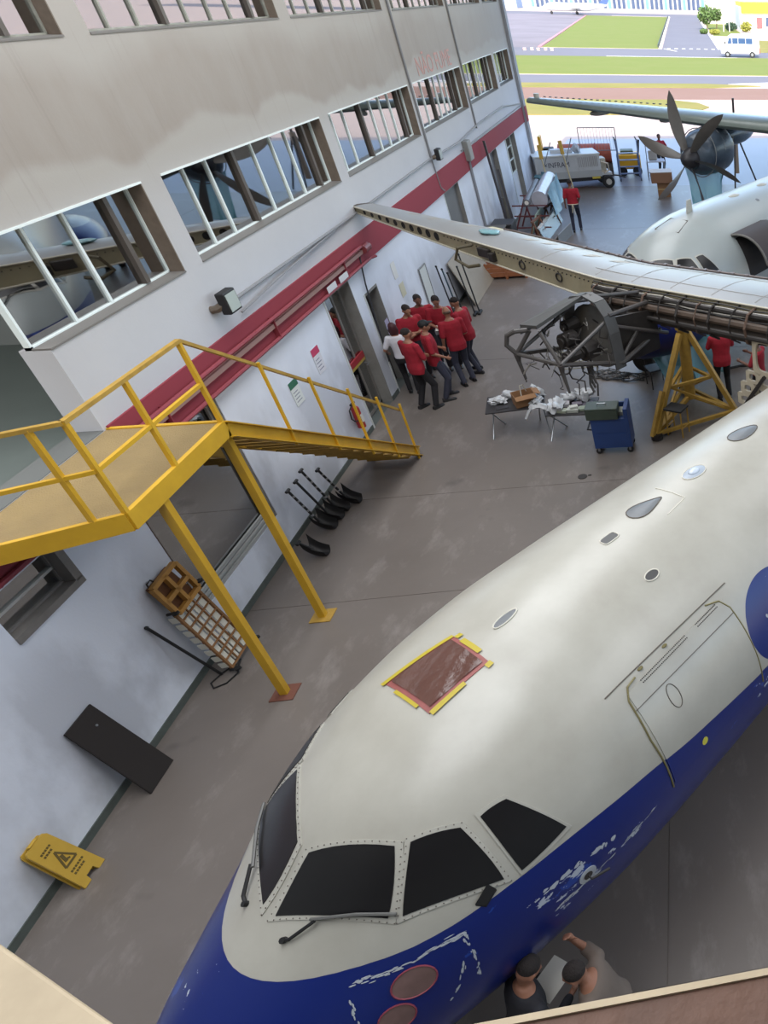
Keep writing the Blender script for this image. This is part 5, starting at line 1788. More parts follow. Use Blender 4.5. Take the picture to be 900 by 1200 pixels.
# big yellow tripod jack under the wing
JX, JY = 6.5, 14.55
t = thing('tripod_jack', 'tall yellow tripod jack standing under the stripped wing', 'jack', (JX, JY, 0))
JH = 1.95
MB().rod((0, 0, .35), (0, 0, JH), .12, 14).build('cylinder', YELLOW_DK, t, smooth=40)
MB().rod((0, 0, JH), (0, 0, 2.75), .06, 12).build('ram', DARKMETAL, t, smooth=40)
MB().rod((0, 0, JH - .04), (0, 0, JH + .04), .16, 14).build('collar', YELLOW_DK, t)
feet = [(-.72, -1.1, .12), (.95, -.3, .12), (-.15, 1.1, .12)]
for f in feet:
    MB().beam((f[0] * .1, f[1] * .1, JH - .1), f, .1, .1).build('leg', YELLOW_DK, t)
    MB().beam((0, 0, .4), (f[0] * .92, f[1] * .92, .16), .08, .08).build('base_strut', YELLOW_DK, t)
    MB().rod((f[0], f[1], 0), (f[0], f[1], .12), .12, 12).build('foot_pad', DARKMETAL, t)
m1 = [Vector(f) * .5 + Vector((0, 0, JH * .42)) for f in feet]
for i in range(3):
    MB().beam(m1[i], m1[(i + 1) % 3], .06, .06).build('brace', YELLOW_DK, t)
    MB().beam(feet[i], Vector(feet[(i + 1) % 3]), .07, .07).build('base_rail', YELLOW_DK, t)
    MB().beam(m1[i], Vector(feet[(i + 1) % 3]) * .8 + Vector((0, 0, .05)), .045, .045).build('diagonal', YELLOW_DK, t)
MB().beam((-.8, -1.18, .1), (-.52, -.75, .9), .07, .1).build('tow_bar', YELLOW_DK, t)
MB().rod((-.5, -.85, .08), (-.44, -.85, .08), .1, 14).build('wheel', BLACK, t)
t = thing('stool', 'low yellow stool with a black top in front of the tripod jack', 'stool', (6.22, 13.62, 0), math.radians(-28))
MB().box((-.2, -.17, .58), (.2, .17, .62)).build('seat', BLACK, t, bevel=.008)
for x in (-.17, .17):
    for y in (-.14, .14):
        MB().rod((x, y, 0), (x, y, .58), .016, 8).build('leg', YELLOW_DK, t)
    MB().rod((x, -.14, .2), (x, .14, .2), .012, 6).build('stretcher', YELLOW_DK, t)
for i, (x, y, lb) in enumerate(((5.75, 16.0, 'low metal chair frame behind the jack, nearer the tyres'), (6.3, 16.3, 'low metal chair frame behind the jack, under the teal sheet'))):
    t = thing('chair', lb, 'chair', (x, y, 0), .4 + .5 * i)
    MB().box((-.22, -.2, .43), (.22, .2, .46)).build('seat', mat('seat_dark', (66, 68, 76), .5), t)
    MB().box((-.22, .18, .6), (.22, .21, .82)).build('backrest', mat('seat_dark', (66, 68, 76)), t)
    for x_ in (-.2, .2):
        MB().rod((x_, -.18, 0), (x_, -.18, .43), .013, 6).build('leg', DARKMETAL, t)
        MB().rod((x_, .19, 0), (x_, .19, .82), .013, 6).build('leg', DARKMETAL, t)
# pair of tyres, hoses and the low trolley beneath the nacelle
t = thing('nose_wheels', 'pair of black tyres on a short axle standing under the dark cowling', 'wheels', (5.5, 17.0, 0), math.radians(-25))  # stands for the second aircraft's nose gear, set apart from its hull
for y in (-.17, .17):
    w_ = MB().rod((0, y - .1, .28), (0, y + .1, .28), .28, 22).build('tyre', BLACK, t, bevel=.05)
    MB().rod((0, y - .105, .28), (0, y + .105, .28), .12, 14).build('rim', DARKMETAL, w_)
MB().rod((0, -.3, .28), (0, .3, .28), .03, 8).rod((0, 0, .28), (.05, 0, 1.35), .05, 8).build('axle_strut', DARKMETAL, t)
rh = random.Random(9)
for i, (x, y, lb) in enumerate(((4.6, 16.6, 'tangle of black hose on the floor left of the tyres'), (4.95, 16.45, 'tangle of thin black cable on the floor nearest the tyres'), (4.35, 16.75, 'loose coil of grey cable on the floor under the nacelle frame'))):
    pts = []
    for k in range(44):
        a = k * .5
        r = .12 + .14 * rh.random()
        pts.append((x + r * 1.6 * math.cos(a) + .006 * k, y + r * math.sin(a), .015 + .012 * (k % 3)))
    o = MB().tube(pts, .012, 5).build('hose', BLACK if i < 2 else mat('cable_grey', (98, 96, 94), .5), None)
    tag(o, lb, 'hose')
t = thing('trolley', 'low tubular steel trolley under the stripped nacelle frame', 'trolley', (3.9, 16.95, 0), .1)
for z in (.2, .62):
    for a, b_ in (((-.4, -.2), (.4, -.2)), ((.4, -.2), (.4, .2)), ((.4, .2), (-.4, .2)), ((-.4, .2), (-.4, -.2))):
        MB().rod((a[0], a[1], z), (b_[0], b_[1], z), .014, 6).build('rail', mat('trolley_cream', (146, 142, 124), .5), t)
for x in (-.4, .4):
    for y in (-.2, .2):
        MB().rod((x, y, .08), (x, y, .62), .014, 6).build('upright', mat('trolley_cream', (146, 142, 124)), t)
        MB().rod((x - .012, y, .04), (x + .012, y, .04), .04, 10).build('castor', BLACK, t)
o = MB().tube([(7.35, 16.6, .03), (7.7, 16.75, .03), (8.1, 16.72, .03)], .03, 8).build('hose', BLACK, None)
tag(o, 'short thick black hose on the floor right of the man by the jack', 'hose')
# ------------------------------------------------------------------ equipment by the hangar door
GPX = 0.325
t = thing('ground_power_cart', 'white ground power cart with dark lettering on four wheels near the hangar door', 'cart', (.55, 36.25, 0), math.radians(18))
GW = mat('cart_white', (188, 190, 192), .45, noise=.2, scale=2)
MB().box((-.35, .0, .52), (2.45, 1.35, 1.42)).build('housing', GW, t, bevel=.02)
MB().box((-.38, -.03, 1.42), (2.48, 1.38, 1.48)).build('roof', mat('cart_roof', (206, 208, 206), .5), t, bevel=.015)
MB().box((-.3, .05, .36), (2.9, 1.3, .52)).build('chassis', mat('chassis_black', (26, 26, 28), .6), t)
for x in (.0, .9, 1.45):
    MB().box((x + .02, -.012, .84), (x + (.85 if x == 0 else .5), 0, 1.38)).build('side_door', GW, t, bevel=.004)
for i in range(11):
    MB().box((1.5 + i * .08, -.03, .95), (1.53 + i * .08, .0, 1.36)).build('louvre', mat('louvre_grey', (150, 150, 150), .5), t)
MB().box((-.35, -.02, .52), (2.45, 0, .8)).build('lower_panel', mat('cart_lower', (162, 164, 164), .5), t)
for x in (.0, 2.1):
    MB().box((x - .1, -.03, .44), (x + .25, 0, .53)).build('step_plate', mat('step_yellow', (186, 168, 70), .5), t)
LET = mat('cart_lettering', (52, 52, 70), .5)
text('lettering', '\u00d7INFRAM', .3, LET, t, (.02, -.016, 1.0), (PI / 2, 0, 0), .002, 1.05)
TW = mat('teal_wrap', (92, 140, 158), .3, noise=.4, scale=5, bump=.5, bscale=8)
crm = crumple(None, (.38, .12, .16), 77)
o = crm.build('plastic_wrap', TW, t, smooth=50)
o.location = (.0, -.1, .52)
for x in (0, 2.7):
    for y in (.05, 1.3):
        w_ = MB().rod((x, y - .1, .27), (x, y + .1, .27), .27, 22).build('wheel', BLACK, t, bevel=.03)
        MB().rod((x, y - .105, .27), (x, y + .105, .27), .13, 14).build('hub', mat('hub_pale', (176, 174, 168), .5), w_)
MB().box((2.46, .2, .5), (2.95, 1.2, .62)).build('front_deck', GW, t)
MB().box((2.5, .3, .62), (2.75, .9, 1.2)).build('control_box', mat('control_cream', (186, 178, 160), .5, noise=.5, scale=6), t)
MB().tube([(2.48, .1, 1.1), (2.8, .15, 1.0), (2.85, .3, .7), (2.6, .2, .6)], .04, 8).build('power_cable', mat('cable_cream', (186, 172, 150), .6), t)
MB().tube([(2.9, .6, .45), (3.3, .5, .4), (3.6, .45, .3)], .03, 8).build('tow_bar', DARKMETAL, t)
YP = mat('ochre_paint', (186, 150, 62), .6)
for (x, y, h, rz, lb) in ((.9, 34.9, 2.0, 0, 'ochre paddle-headed pole leaning on the power cart, left one'), (1.75, 35.7, 2.05, .1, 'ochre paddle-headed pole leaning on the power cart, right one')):
    t = thing('paddle_pole', lb, 'pole', (x, y, 0), rz)
    MB().rod((0, 0, 0), (-.25, .7, h - .5), .03, 8).build('shaft', mat('shaft_cream', (186, 170, 134), .6), t)
    MB().beam((-.25, .7, h - .52), (-.3, .9, h), .16, .05, (0, 1, 0)).build('paddle', YP, t, bevel=.02)
    MB().rod((-.2, .6, 1.2), (.2, .85, h + .1), .02, 6).build('side_arm', GREYPAINT, t)
t = thing('plastic_bag', 'small clear bag hung on top of the power cart', 'plastic bag', (1.95, 36.9, 1.49))
crumple(None, (.16, .14, .18), 31).build('bag', mat('bag_white_blue', (190, 200, 214), .25, noise=.4, scale=7, bump=.5, bscale=12), t, smooth=50)
for i, (x, y, a, lb) in enumerate(((1.0, 37.1, .42, 'low white carton on the power cart roof, left'), (1.55, 37.2, .3, 'low white carton on the power cart roof, right'))):
    t = thing('carton', lb, 'box', (x, y, 1.485), math.radians(18))
    MB().box((-a / 2, -.15, 0), (a / 2, .15, .12)).build('body', mat('carton_white', (200, 204, 210), .6), t)
    MB().box((-a / 2 - .005, -.155, .12), (a / 2 + .005, .155, .14)).build('lid', mat('carton_white', (200, 204, 210)), t)
# orange covered roll and yellow tug behind the cart
t = thing('covered_roll', 'long reddish orange fabric covered roll lying behind the power cart', 'roll', (1.9, 40.1, 0), math.radians(4))
OR = mat('orange_cover', (168, 84, 56), .7, noise=.5, scale=3, col2=(136, 52, 50), bump=.4, bscale=6)
mb = MB()
mb.grid(lambda u, v: Vector((-1.2 + 2.4 * v, .5 * math.cos(2 * PI * u) * (1 + .05 * math.sin(14 * v)), .95 + .42 * math.sin(2 * PI * u))), 20, 16, True)
mb.f.append(tuple(range(20)))
mb.f.append(tuple(range(16 * 20, 17 * 20)))
mb.build('cover', OR, t, smooth=50)
MB().box((-1.2, -.45, 0), (1.2, .45, .55)).build('cradle', mat('cradle_dark', (70, 62, 58), .6), t)
for x in (-.4, .5):
    MB().tube([(x, .52 * math.cos(a), .95 + .44 * math.sin(a)) for a in [PI * i / 10 for i in range(11)]], .02, 6).build('strap', mat('strap_red', (140, 36, 40), .6), t)
t = thing('yellow_tug', 'yellow tug body at the left end of the orange roll', 'tug', (.2, 39.9, 0), math.radians(5))
YT2 = mat('tug_yellow', (214, 160, 36), .45)
MB().box((-.5, -.5, .25), (.4, .6, 1.1)).build('body', YT2, t, bevel=.05)
MB().box((-.3, -.3, 1.1), (-.18, .4, 1.75)).build('mast', YT2, t)
MB().box((-.15, -.2, 1.1), (.3, .3, 1.25)).build('seat', BLACK, t, bevel=.03)
for x in (-.35, .25):
    for y in (-.5, .55):
        MB().rod((x, y - .08, .22), (x, y + .08, .22), .22, 16).build('wheel', BLACK, t)
t = thing('yellow_tug', 'yellow and black tug at the right end of the orange roll', 'tug', (3.75, 40.1, 0), math.radians(5))
MB().box((-.4, -.45, .3), (.7, .5, .95)).build('body', YT2, t, bevel=.05)
MB().box((-.2, -.3, .95), (.4, .3, 1.1)).build('seat', mat('seat_olive', (70, 78, 48), .6), t, bevel=.03)
MB().rod((-.35, .1, .9), (-.4, .1, 1.6), .03, 8).rod((.62, -.1, .9), (.72, -.1, 1.55), .05, 8).build('controls', DARKMETAL, t)
for x in (-.2, .5):
    for y in (-.45, .5):
        MB().rod((x, y - .08, .22), (x, y + .08, .22), .22, 16).build('wheel', BLACK, t)
# mesh cage panel, step ladders, carton stack
t = thing('mesh_panel', 'tall grey wire mesh panel standing upright behind the power cart', 'mesh panel', (1.9, 38.7, 0), math.radians(2))
for a, b_ in (((0, 0, 0), (0, 0, 2.25)), ((1.65, 0, 0), (1.65, 0, 2.25)), ((0, 0, 2.25), (1.65, 0, 2.25)), ((0, 0, 1.3), (1.65, 0, 1.3))):
    MB().rod(a, b_, .02, 6).build('frame_bar', GREYPAINT, t)
for i in range(1, 12):
    MB().rod((1.65 * i / 12, 0, 1.3), (1.65 * i / 12, 0, 2.25), .006, 5).build('wire', GREYPAINT, t)
BLST = mat('ladder_blue', (92, 108, 142), .45)
t = thing('step_ladder', 'blue-grey wheeled step ladder right of the power cart', 'ladder', (3.55, 38.4, 0), math.radians(8))
for x in (0, .95):
    MB().rod((x, 0, .06), (x, .1, 1.75), .03, 8).build('front_upright', BLST, t)
    MB().rod((x, .9, .06), (x, .55, 1.1), .03, 8).build('rear_upright', BLST, t)
    MB().rod((x, 0, .12), (x, .9, .12), .025, 8).build('base_rail', BLST, t)
    for y in (0, .9):
        MB().rod((x - .02, y, .06), (x + .02, y, .06), .06, 12).build('castor', BLACK, t)
for k in range(4):
    MB().box((0, .03 + .14 * k, .3 + .27 * k), (.95, .22 + .14 * k, .335 + .27 * k)).build('step', BLST, t)
MB().rod((0, .1, 1.75), (-.05, .3, 1.85), .03, 8).rod((.95, .1, 1.75), (.9, .3, 1.85), .03, 8).build('top_grip', DARKMETAL, t)
t = thing('platform_stand', 'pale steel work stand with a seat back beside the cartons', 'stand', (4.85, 38.6, 0), math.radians(5))
for x in (0, .8):
    for y in (0, .7):
        MB().rod((x, y, 0), (x, y, .78 if (x or y) else 1.9), .02, 6).build('upright', GREYPAINT, t)
MB().box((-.03, -.03, .78), (.83, .73, .82)).build('deck', mat('deck_pale', (180, 182, 188), .5), t)
MB().box((.1, .3, .82), (.5, .38, 1.25)).build('seat_back', mat('seat_back_grey', (156, 152, 146), .6), t, bevel=.04)
for y in (0, .7):
    MB().rod((0, y, .2), (.8, y, .2), .015, 6).build('lower_rail', GREYPAINT, t)
t = thing('cardboard_box', 'lower upright cardboard carton on the floor in front of the propeller', 'box', (5.62, 35.3, 0), math.radians(4))
MB().box((-.27, -.27, 0), (.27, .27, .6)).build('carton', CARD, t, bevel=.006)
MB().box((-.275, -.275, .3), (.275, -.27, .36)).build('tape', mat('tape_brown', (176, 150, 104), .5), t)
t = thing('cardboard_box', 'wide flat-topped cardboard carton resting on the lower carton', 'box', (5.56, 35.3, .6), math.radians(5))
MB().box((-.45, -.4, 0), (.45, .4, .42)).build('carton', mat('cardboard_wide', (140, 104, 80), .8), t, bevel=.006)
MB().box((-.46, -.41, .42), (.46, .41, .44)).build('lid', mat('cardboard_pale_lid', (196, 186, 176), .7), t)
# far jack under the second wing
t = thing('tripod_jack', 'thin dark tripod jack under the far wing behind the white fuselage', 'jack', (9.0, 37.4, 0))
MB().rod((0, 0, .5), (0, 0, 2.3), .12, 12).build('cylinder', mat('jack_brown', (150, 134, 118), .5), t)
MB().rod((0, 0, 2.3), (0, 0, 3.6), .05, 10).build('ram', DARKMETAL, t)
for a in (20, 140, 260):
    a = math.radians(a)
    MB().rod((.06 * math.cos(a), .06 * math.sin(a), 2.2), (1.0 * math.cos(a), 1.0 * math.sin(a), .02), .04, 8).build('leg', DARKMETAL, t)

# rack with rolls, trestles and sheets by the far doors
t = thing('roll_rack', 'dark red steel rack with slanting frames against the far wall', 'rack', (.2, 29.0, 0))
RR = mat('rack_red', (96, 46, 48), .5)
for y in (0, 1.6):
    MB().beam((.15, y, 0), (.75, y, 1.3), .05, .05).build('slant_leg', RR, t)
    MB().beam((.95, y, 0), (.75, y, 1.3), .05, .05).build('slant_leg', RR, t)
    for z in (.35, .75, 1.1):
        MB().beam((.3, y, z), (1.5, y, z), .04, .04).build('arm', RR, t)
MB().beam((.75, 0, 1.3), (.75, 1.6, 1.3), .05, .05).build('top_rail', RR, t)
MB().beam((.95, 0, .1), (.95, 1.6, .1), .05, .05).build('base_rail', RR, t)
for i, (x, y, h, lb) in enumerate(((.25, 28.6, 3.25, 'very tall dark post leaning on the wall, the taller of two'), (.4, 28.95, 2.3, 'shorter dark post leaning on the wall beside the taller one'))):
    o = MB().beam((x + .15, y - .3, 0), (x - .1, y + .1, h), .07, .07).build('leaning_post', mat('post_dark', (52, 48, 52), .5), None)
    tag(o, lb, 'post')
t = thing('material_roll', 'dark grey tube of rolled sheet lying on the red rack', 'roll', (.95, 30.6, 1.22), math.radians(3))
MB().rod((0, -1.7, 0), (0, 1.8, 0), .12, 14).build('roll', mat('roll_grey', (100, 100, 104), .5), t)
MB().rod((0, -1.72, 0), (0, -1.7, 0), .07, 12).build('core', mat('core_white', (220, 216, 210), .6), t)
t = thing('material_roll', 'large plastic wrapped roll lying on the red rack beside the grey tube', 'roll', (1.35, 31.0, 1.22), math.radians(2))
MB().rod((0, -1.6, 0), (0, 1.9, 0), .28, 18).build('roll', mat('roll_silver', (176, 178, 190), .3, noise=.3, scale=3), t, smooth=40)
drape('wrap', t, [(.3, -1.5, .25), (.33, 0, .22), (.3, 1.9, .25)], (.12, 0, -.95), mat('wrap_blue', (146, 190, 208), .25, noise=.4, scale=4, bump=.4, bscale=8), 21, amp=.07, taper=.05)
for i, (x, y) in enumerate(((1.0, 28.6), (1.15, 30.6))):
    t = thing('trestle', 'small wooden trestle under the sheets, %s' % ('nearer the wing' if i == 0 else 'farther from the wing'), 'trestle', (x + .3, y, 0), math.radians(80))
    for sx in (-.35, .35):
        MB().beam((sx, -.22, 0), (sx, 0, .72), .045, .045).build('leg', mat('trestle_brown', (120, 84, 66), .6), t)
        MB().beam((sx, .22, 0), (sx, 0, .72), .045, .045).build('leg', mat('trestle_brown', (120, 84, 66)), t)
    MB().beam((-.5, 0, .74), (.5, 0, .74), .06, .06).build('top_bar', mat('trestle_brown', (120, 84, 66)), t)
t = thing('panel_sheet', 'pale green sheet propped on the trestles by the rack', 'sheet', (1.05, 28.7, .2), 0)
MB().prism([(0, 0, .0), (.1, 2.2, .1), (.32, 2.2, .75), (.22, 0, .65)], (.02, 0, 0)).build('sheet', mat('sheet_green', (186, 204, 188), .4), t)
t = thing('panel_sheet', 'shiny long steel sheet standing on edge on the floor by the trestles', 'sheet', (1.55, 28.2, 0), math.radians(-3))
MB().prism([(0, 0, .0), (0, 3.2, .0), (-.18, 3.2, .5), (-.18, 0, .5)], (.03, 0, 0)).build('sheet', mat('sheet_steel', (170, 190, 200), .2, metal=.6), t)
MB().box((-.2, 0, .5), (-.1, 3.2, .53)).build('edge_trim', mat('edge_white', (206, 210, 212), .5), t)
t = thing('panel_sheet', 'grey sheet lying slanted at the right of the steel sheet', 'sheet', (1.75, 27.7, 0), math.radians(-8))
MB().prism([(0, 0, .0), (0, 1.7, .0), (.35, 1.7, .42), (.35, 0, .42)], (.02, 0, -.01)).build('sheet', mat('sheet_grey', (170, 168, 170), .4), t)
MB().box((.33, 0, 0), (.36, 1.7, .42)).build('prop', GREYPAINT, t)
t = thing('plastic_bottle', 'small white bottle on the end of the red rack arm', 'bottle', (1.62, 30.6, 1.125))
MB().rod((0, 0, 0), (0, 0, .2), .05, 12).build('body', mat('bottle_white', (214, 214, 214), .4), t)
MB().rod((0, 0, .2), (0, 0, .25), .025, 8).build('cap', mat('cap_white', (200, 204, 210), .5), t)

# ------------------------------------------------------------------ outside: buildings, van, trees, parked aircraft
b = thing('terminal_building', 'long pale terminal building with blue windows at the far end of the airfield', 'building', (0, 318, 0))
BW = mat('terminal_white', (176, 174, 174), .8)
BG = mat('terminal_blue', (56, 74, 104), .3)
MB().box((-44, 0, 0), (22, 14, 9)).build('block', BW, b)
for i in range(40):
    x = -43 + i * 1.6
    w_ = MB().box((x, -.25, .9), (x + 1.0, -.05, 6)).build('window', BG if i % 4 else mat('terminal_green', (96, 160, 140), .3), b)
    MB().box((x + 1.05, -.5, 0), (x + 1.35, 0, 8)).build('pillar', BW, b)
MB().box((-44, -1.5, 8.8), (22, 14, 9.6)).build('roof', mat('terminal_roof', (150, 152, 156), .6), b)
b = thing('yellow_building', 'white building with a yellow roof band at the right edge of the airfield', 'building', (19.6, 190, 0))
MB().box((0, 0, 0), (12, 18, 4.4)).build('walls', mat('building_white', (226, 220, 212), .7), b)
MB().box((.3, -.6, 3.3), (12.5, 18.5, 5.2)).build('yellow_band', mat('building_yellow', (238, 206, 40), .6), b)
MB().box((3.6, -.3, .6), (4.8, 0, 2.6)).build('red_panel', mat('building_red', (200, 84, 84), .6), b)
for i in range(3):
    MB().box((5.6 + i * 2, -.2, 1), (7 + i * 2, 0, 2.6)).build('window', BG, b)
b = thing('shed', 'plain pale shed behind the palms', 'building', (13.5, 226, 0))
MB().box((0, 0, 0), (14, 10, 5)).build('walls', mat('shed_pale', (220, 208, 200), .7), b)
MB().box((-.4, -.4, 5), (14.4, 10.4, 5.4)).build('roof', mat('shed_roof', (206, 202, 196), .7), b)
b = thing('hangar', 'low blue-grey hangar at the far left of the airfield', 'building', (-72, 330, 0))
MB().box((0, 0, 0), (22, 12, 4.2)).build('walls', mat('hangar_blue', (150, 168, 196), .6), b)
MB().prism([(-.5, -.5, 4.2), (22.5, -.5, 4.2), (22.5, 6, 5.6), (-.5, 6, 5.6)], (0, 0, .2)).build('roof', mat('hangar_roof', (170, 184, 206), .6), b)
# van
t = thing('van', 'white van driving on the road beyond the hangar', 'van', (14.6, 116.6, 0), math.radians(-6))
VW = mat('van_white', (226, 226, 228), .3)
VG = mat('van_glass', (60, 84, 118), .15)
side = [(-2.55, .45), (2.5, .45), (2.6, 1.2), (2.55, 2.4), (2.35, 2.6), (-1.2, 2.6), (-1.7, 2.3), (-2.1, 1.5), (-2.6, 1.25)]
MB().prism([(x, -.95, z) for x, z in side], (0, 1.9, 0)).build('body', VW, t, bevel=.06)
for x0, x1 in ((-1.0, -.25), (-.2, .75), (.8, 1.7)):
    MB().box((x0, -.965, 1.55), (x1, -.94, 2.2)).build('side_window', VG, t)
MB().prism([(-1.65, -.96, 1.55), (-1.1, -.96, 1.55), (-1.1, -.96, 2.2), (-1.45, -.96, 2.2)], (0, .02, 0)).build('cab_window', VG, t)
MB().box((2.575, -.75, 1.5), (2.62, .75, 2.2)).build('rear_window', VG, t)
MB().box((2.58, -.95, .5), (2.66, -.7, 1.1)).build('tail_lamp', mat('tail_red', (150, 50, 50), .4), t)
MB().prism([(-2.08, -.8, 1.5), (-2.08, .8, 1.5), (-1.68, .8, 2.25), (-1.68, -.8, 2.25)], (-.03, 0, .02)).build('windscreen', VG, t)
for x in (-1.7, 1.6):
    for y in (-.9, .9):
        w_ = MB().rod((x, y - .11, .36), (x, y + .11, .36), .36, 18).build('wheel', BLACK, t)
        MB().rod((x, y - .115, .36), (x, y + .115, .36), .18, 12).build('hub', STEEL, w_)
MB().box((-2.0, -1.1, 1.5), (-1.85, -.95, 1.8)).build('mirror', BLACK, t)
# trees
LEAF = [mat('leaf_green', (92, 118, 58), .8, noise=.6, scale=2), mat('leaf_yellow', (150, 150, 60), .8, noise=.6, scale=2), mat('leaf_dark', (60, 86, 62), .8, noise=.5, scale=2)]
def tree(x, y, h, r, k, label, cat='tree', trunk=True, group=None):
    q = random.Random(int(x * 7 + y))
    t = thing('tree' if cat == 'tree' else 'bush', label, cat, (x, y, 0), group=group)
    mb = MB()
    for i in range(420):
        a, b_, c = q.gauss(0, 1), q.gauss(0, 1), q.gauss(0, 1)
        d = Vector((a, b_, c)).normalized() * (q.random() ** .4)
        p = Vector((d.x * r, d.y * r, h - r * .9 + d.z * r * .9 if trunk else max(.1, h * .5 + d.z * h * .5)))
        u = Vector((q.gauss(0, 1), q.gauss(0, 1), q.gauss(0, 1))).normalized()
        w_ = u.orthogonal().normalized()
        s = .16 * r * (.6 + q.random())
        mb.add([p - u * s, p + w_ * s * .6, p + u * s, p - w_ * s * .6], [(0, 1, 2, 3)])
    stuff(mb.build('foliage', LEAF[k], t, fix=False))
    if trunk:
        MB().tube([(0, 0, 0), (.05 * h, 0, h * .45), (0, .03 * h, h * .8)], [.12, .09, .05], 7).build('trunk', mat('bark', (110, 90, 70), .9), t)
    return t
tree(12.6, 196, 4.4, 1.9, 0, 'bushy green tree left of the white lamp post on the airfield')
tree(14.8, 199, 4.0, 1.5, 0, 'smaller green tree just right of the bushy one on the airfield')
tree(17.6, 190, 1.7, 1.3, 2, 'low dark green bush between the palms and the yellow building', 'bush', False)
tree(20.6, 187, 1.9, 1.3, 1, 'low yellowish bush in front of the yellow building', 'bush', False)
tree(11.4, 176, .9, .9, 0, 'tiny green bush at the verge below the bushy tree', 'bush', False)
tree(13.4, 174, .9, 1.1, 1, 'tiny yellowish bush at the verge below the bushy tree', 'bush', False)
for i, (x, lb) in enumerate(((15.8, 'slim white lamp post left of the yellow building'), (17.0, 'second slim white lamp post nearest the yellow building'))):
    t = thing('lamp_post', lb, 'lamp post', (x, 186, 0))
    MB().rod((0, 0, 0), (0, 0, 6), .09, 8).build('pole', mat('pole_white', (220, 214, 206), .5), t)
    MB().rod((0, 0, 6), (-.9, 0, 6.2), .06, 8).build('arm', mat('pole_white', (220, 214, 206)), t)
q_ = random.Random(4)
for i in range(9):
    tree(-24 - 3 * q_.random(), 36 + 13 * i, 9.5 + 3 * q_.random(), 4.2, (0, 2, 2)[i % 3], 'leafy tree outside seen through the high windows', group='trees outside the high windows')
# parked airliner in the distance
t = thing('parked_jet', 'small white aeroplane parked far off by the terminal', 'aircraft', (-24.5, 276, 0), math.radians(8))
PW = mat('plane_white', (222, 222, 224), .4)
mb = MB()
mb.tube([(-9, 0, 1.6), (-8.2, 0, 1.75), (-6.5, 0, 1.9), (4, 0, 1.9), (8, 0, 2.2), (10, 0, 2.5)], [.1, .6, 1.05, 1.05, .6, .15], 14)
mb.build('fuselage', PW, t, smooth=50)
MB().prism([(-1.2, -.1, 1.5), (1.6, -.1, 1.5), (3.0, -9.5, 1.9), (1.8, -9.5, 1.9)], (0, 0, .18)).prism([(-1.2, .1, 1.5), (1.6, .1, 1.5), (3.0, 9.5, 1.9), (1.8, 9.5, 1.9)], (0, 0, .18)).build('wing', PW, t)
MB().prism([(7.2, -.1, 2.6), (9.9, -.1, 2.7), (11.4, -.1, 5.0), (10.0, -.1, 5.0)], (0, .2, 0)).build('tail_fin', mat('tail_blue', (60, 84, 140), .4), t)
for x, y in ((-6.5, 0), (.8, -1.6), (.8, 1.6)):
    MB().rod((x, y - .1, .4), (x, y + .1, .4), .4, 12).rod((x, y, .4), (x, y, 1.4), .08, 6).build('wheel', BLACK, t)
for i in range(5):
    t = thing('kerb_block', '%s small red and white barrier block from the left at the far apron corner' % ('first', 'second', 'third', 'fourth', 'fifth')[i], 'barrier', (-14.5 + i * .9, 124 + .4 * (i % 2), 0), group='barrier blocks at the apron corner')
    MB().box((-.2, -.15, 0), (.2, .15, .3)).build('block', mat('block_white', (214, 196, 190), .6), t)
    MB().box((-.205, -.155, .12), (.205, .155, .2)).build('red_stripe', mat('block_red', (170, 70, 66), .6), t)
# ------------------------------------------------------------------ people
SKIN_A = mat('skin_tan', (150, 104, 82), .55)
SKIN_B = mat('skin_brown', (108, 72, 56), .55)
HAIRB = mat('hair_black', (40, 33, 31), .9, noise=.4, scale=30, bump=.5, bscale=60)
HAIRR = mat('hair_dark_red', (62, 24, 28), .6)
HAIRG = mat('hair_cropped', (86, 66, 54), .7)

def remesh(mb, name, m, parent, vox, smooth_it=4):
    me = mb.mesh(name + '_src')
    o = D.objects.new(name, me)
    COL.objects.link(o)
    r = o.modifiers.new('r', 'REMESH')
    r.mode = 'VOXEL'
    r.voxel_size = vox
    s = o.modifiers.new('s', 'SMOOTH')
    s.factor = .5
    s.iterations = smooth_it
    bpy.context.view_layer.update()
    nm = D.meshes.new_from_object(o.evaluated_get(bpy.context.evaluated_depsgraph_get()))
    nm.name = name
    o.modifiers.clear()
    o.data = nm
    D.meshes.remove(me)
    nm.polygons.foreach_set('use_smooth', [True] * len(nm.polygons))
    nm.materials.clear()
    nm.materials.append(m)
    if parent:
        o.parent = parent
    return o

def torso_loft(mb, rings, n=16):
    """rings: centre, half width, half depth, yaw frame"""
    k0 = len(mb.v)
    for c, rx, ry, X, Y in rings:
        for k in range(n):
            a = 2 * PI * k / n
            mb.v.append(c + X * (rx * math.cos(a)) + Y * (ry * math.sin(a)))
    for i in range(len(rings) - 1):
        for k in range(n):
            mb.f.append((k0 + i * n + k, k0 + i * n + (k + 1) % n, k0 + (i + 1) * n + (k + 1) % n, k0 + (i + 1) * n + k))
    mb.f.append(tuple(k0 + k for k in range(n))[::-1])
    mb.f.append(tuple(k0 + (len(rings) - 1) * n + k for k in range(n)))

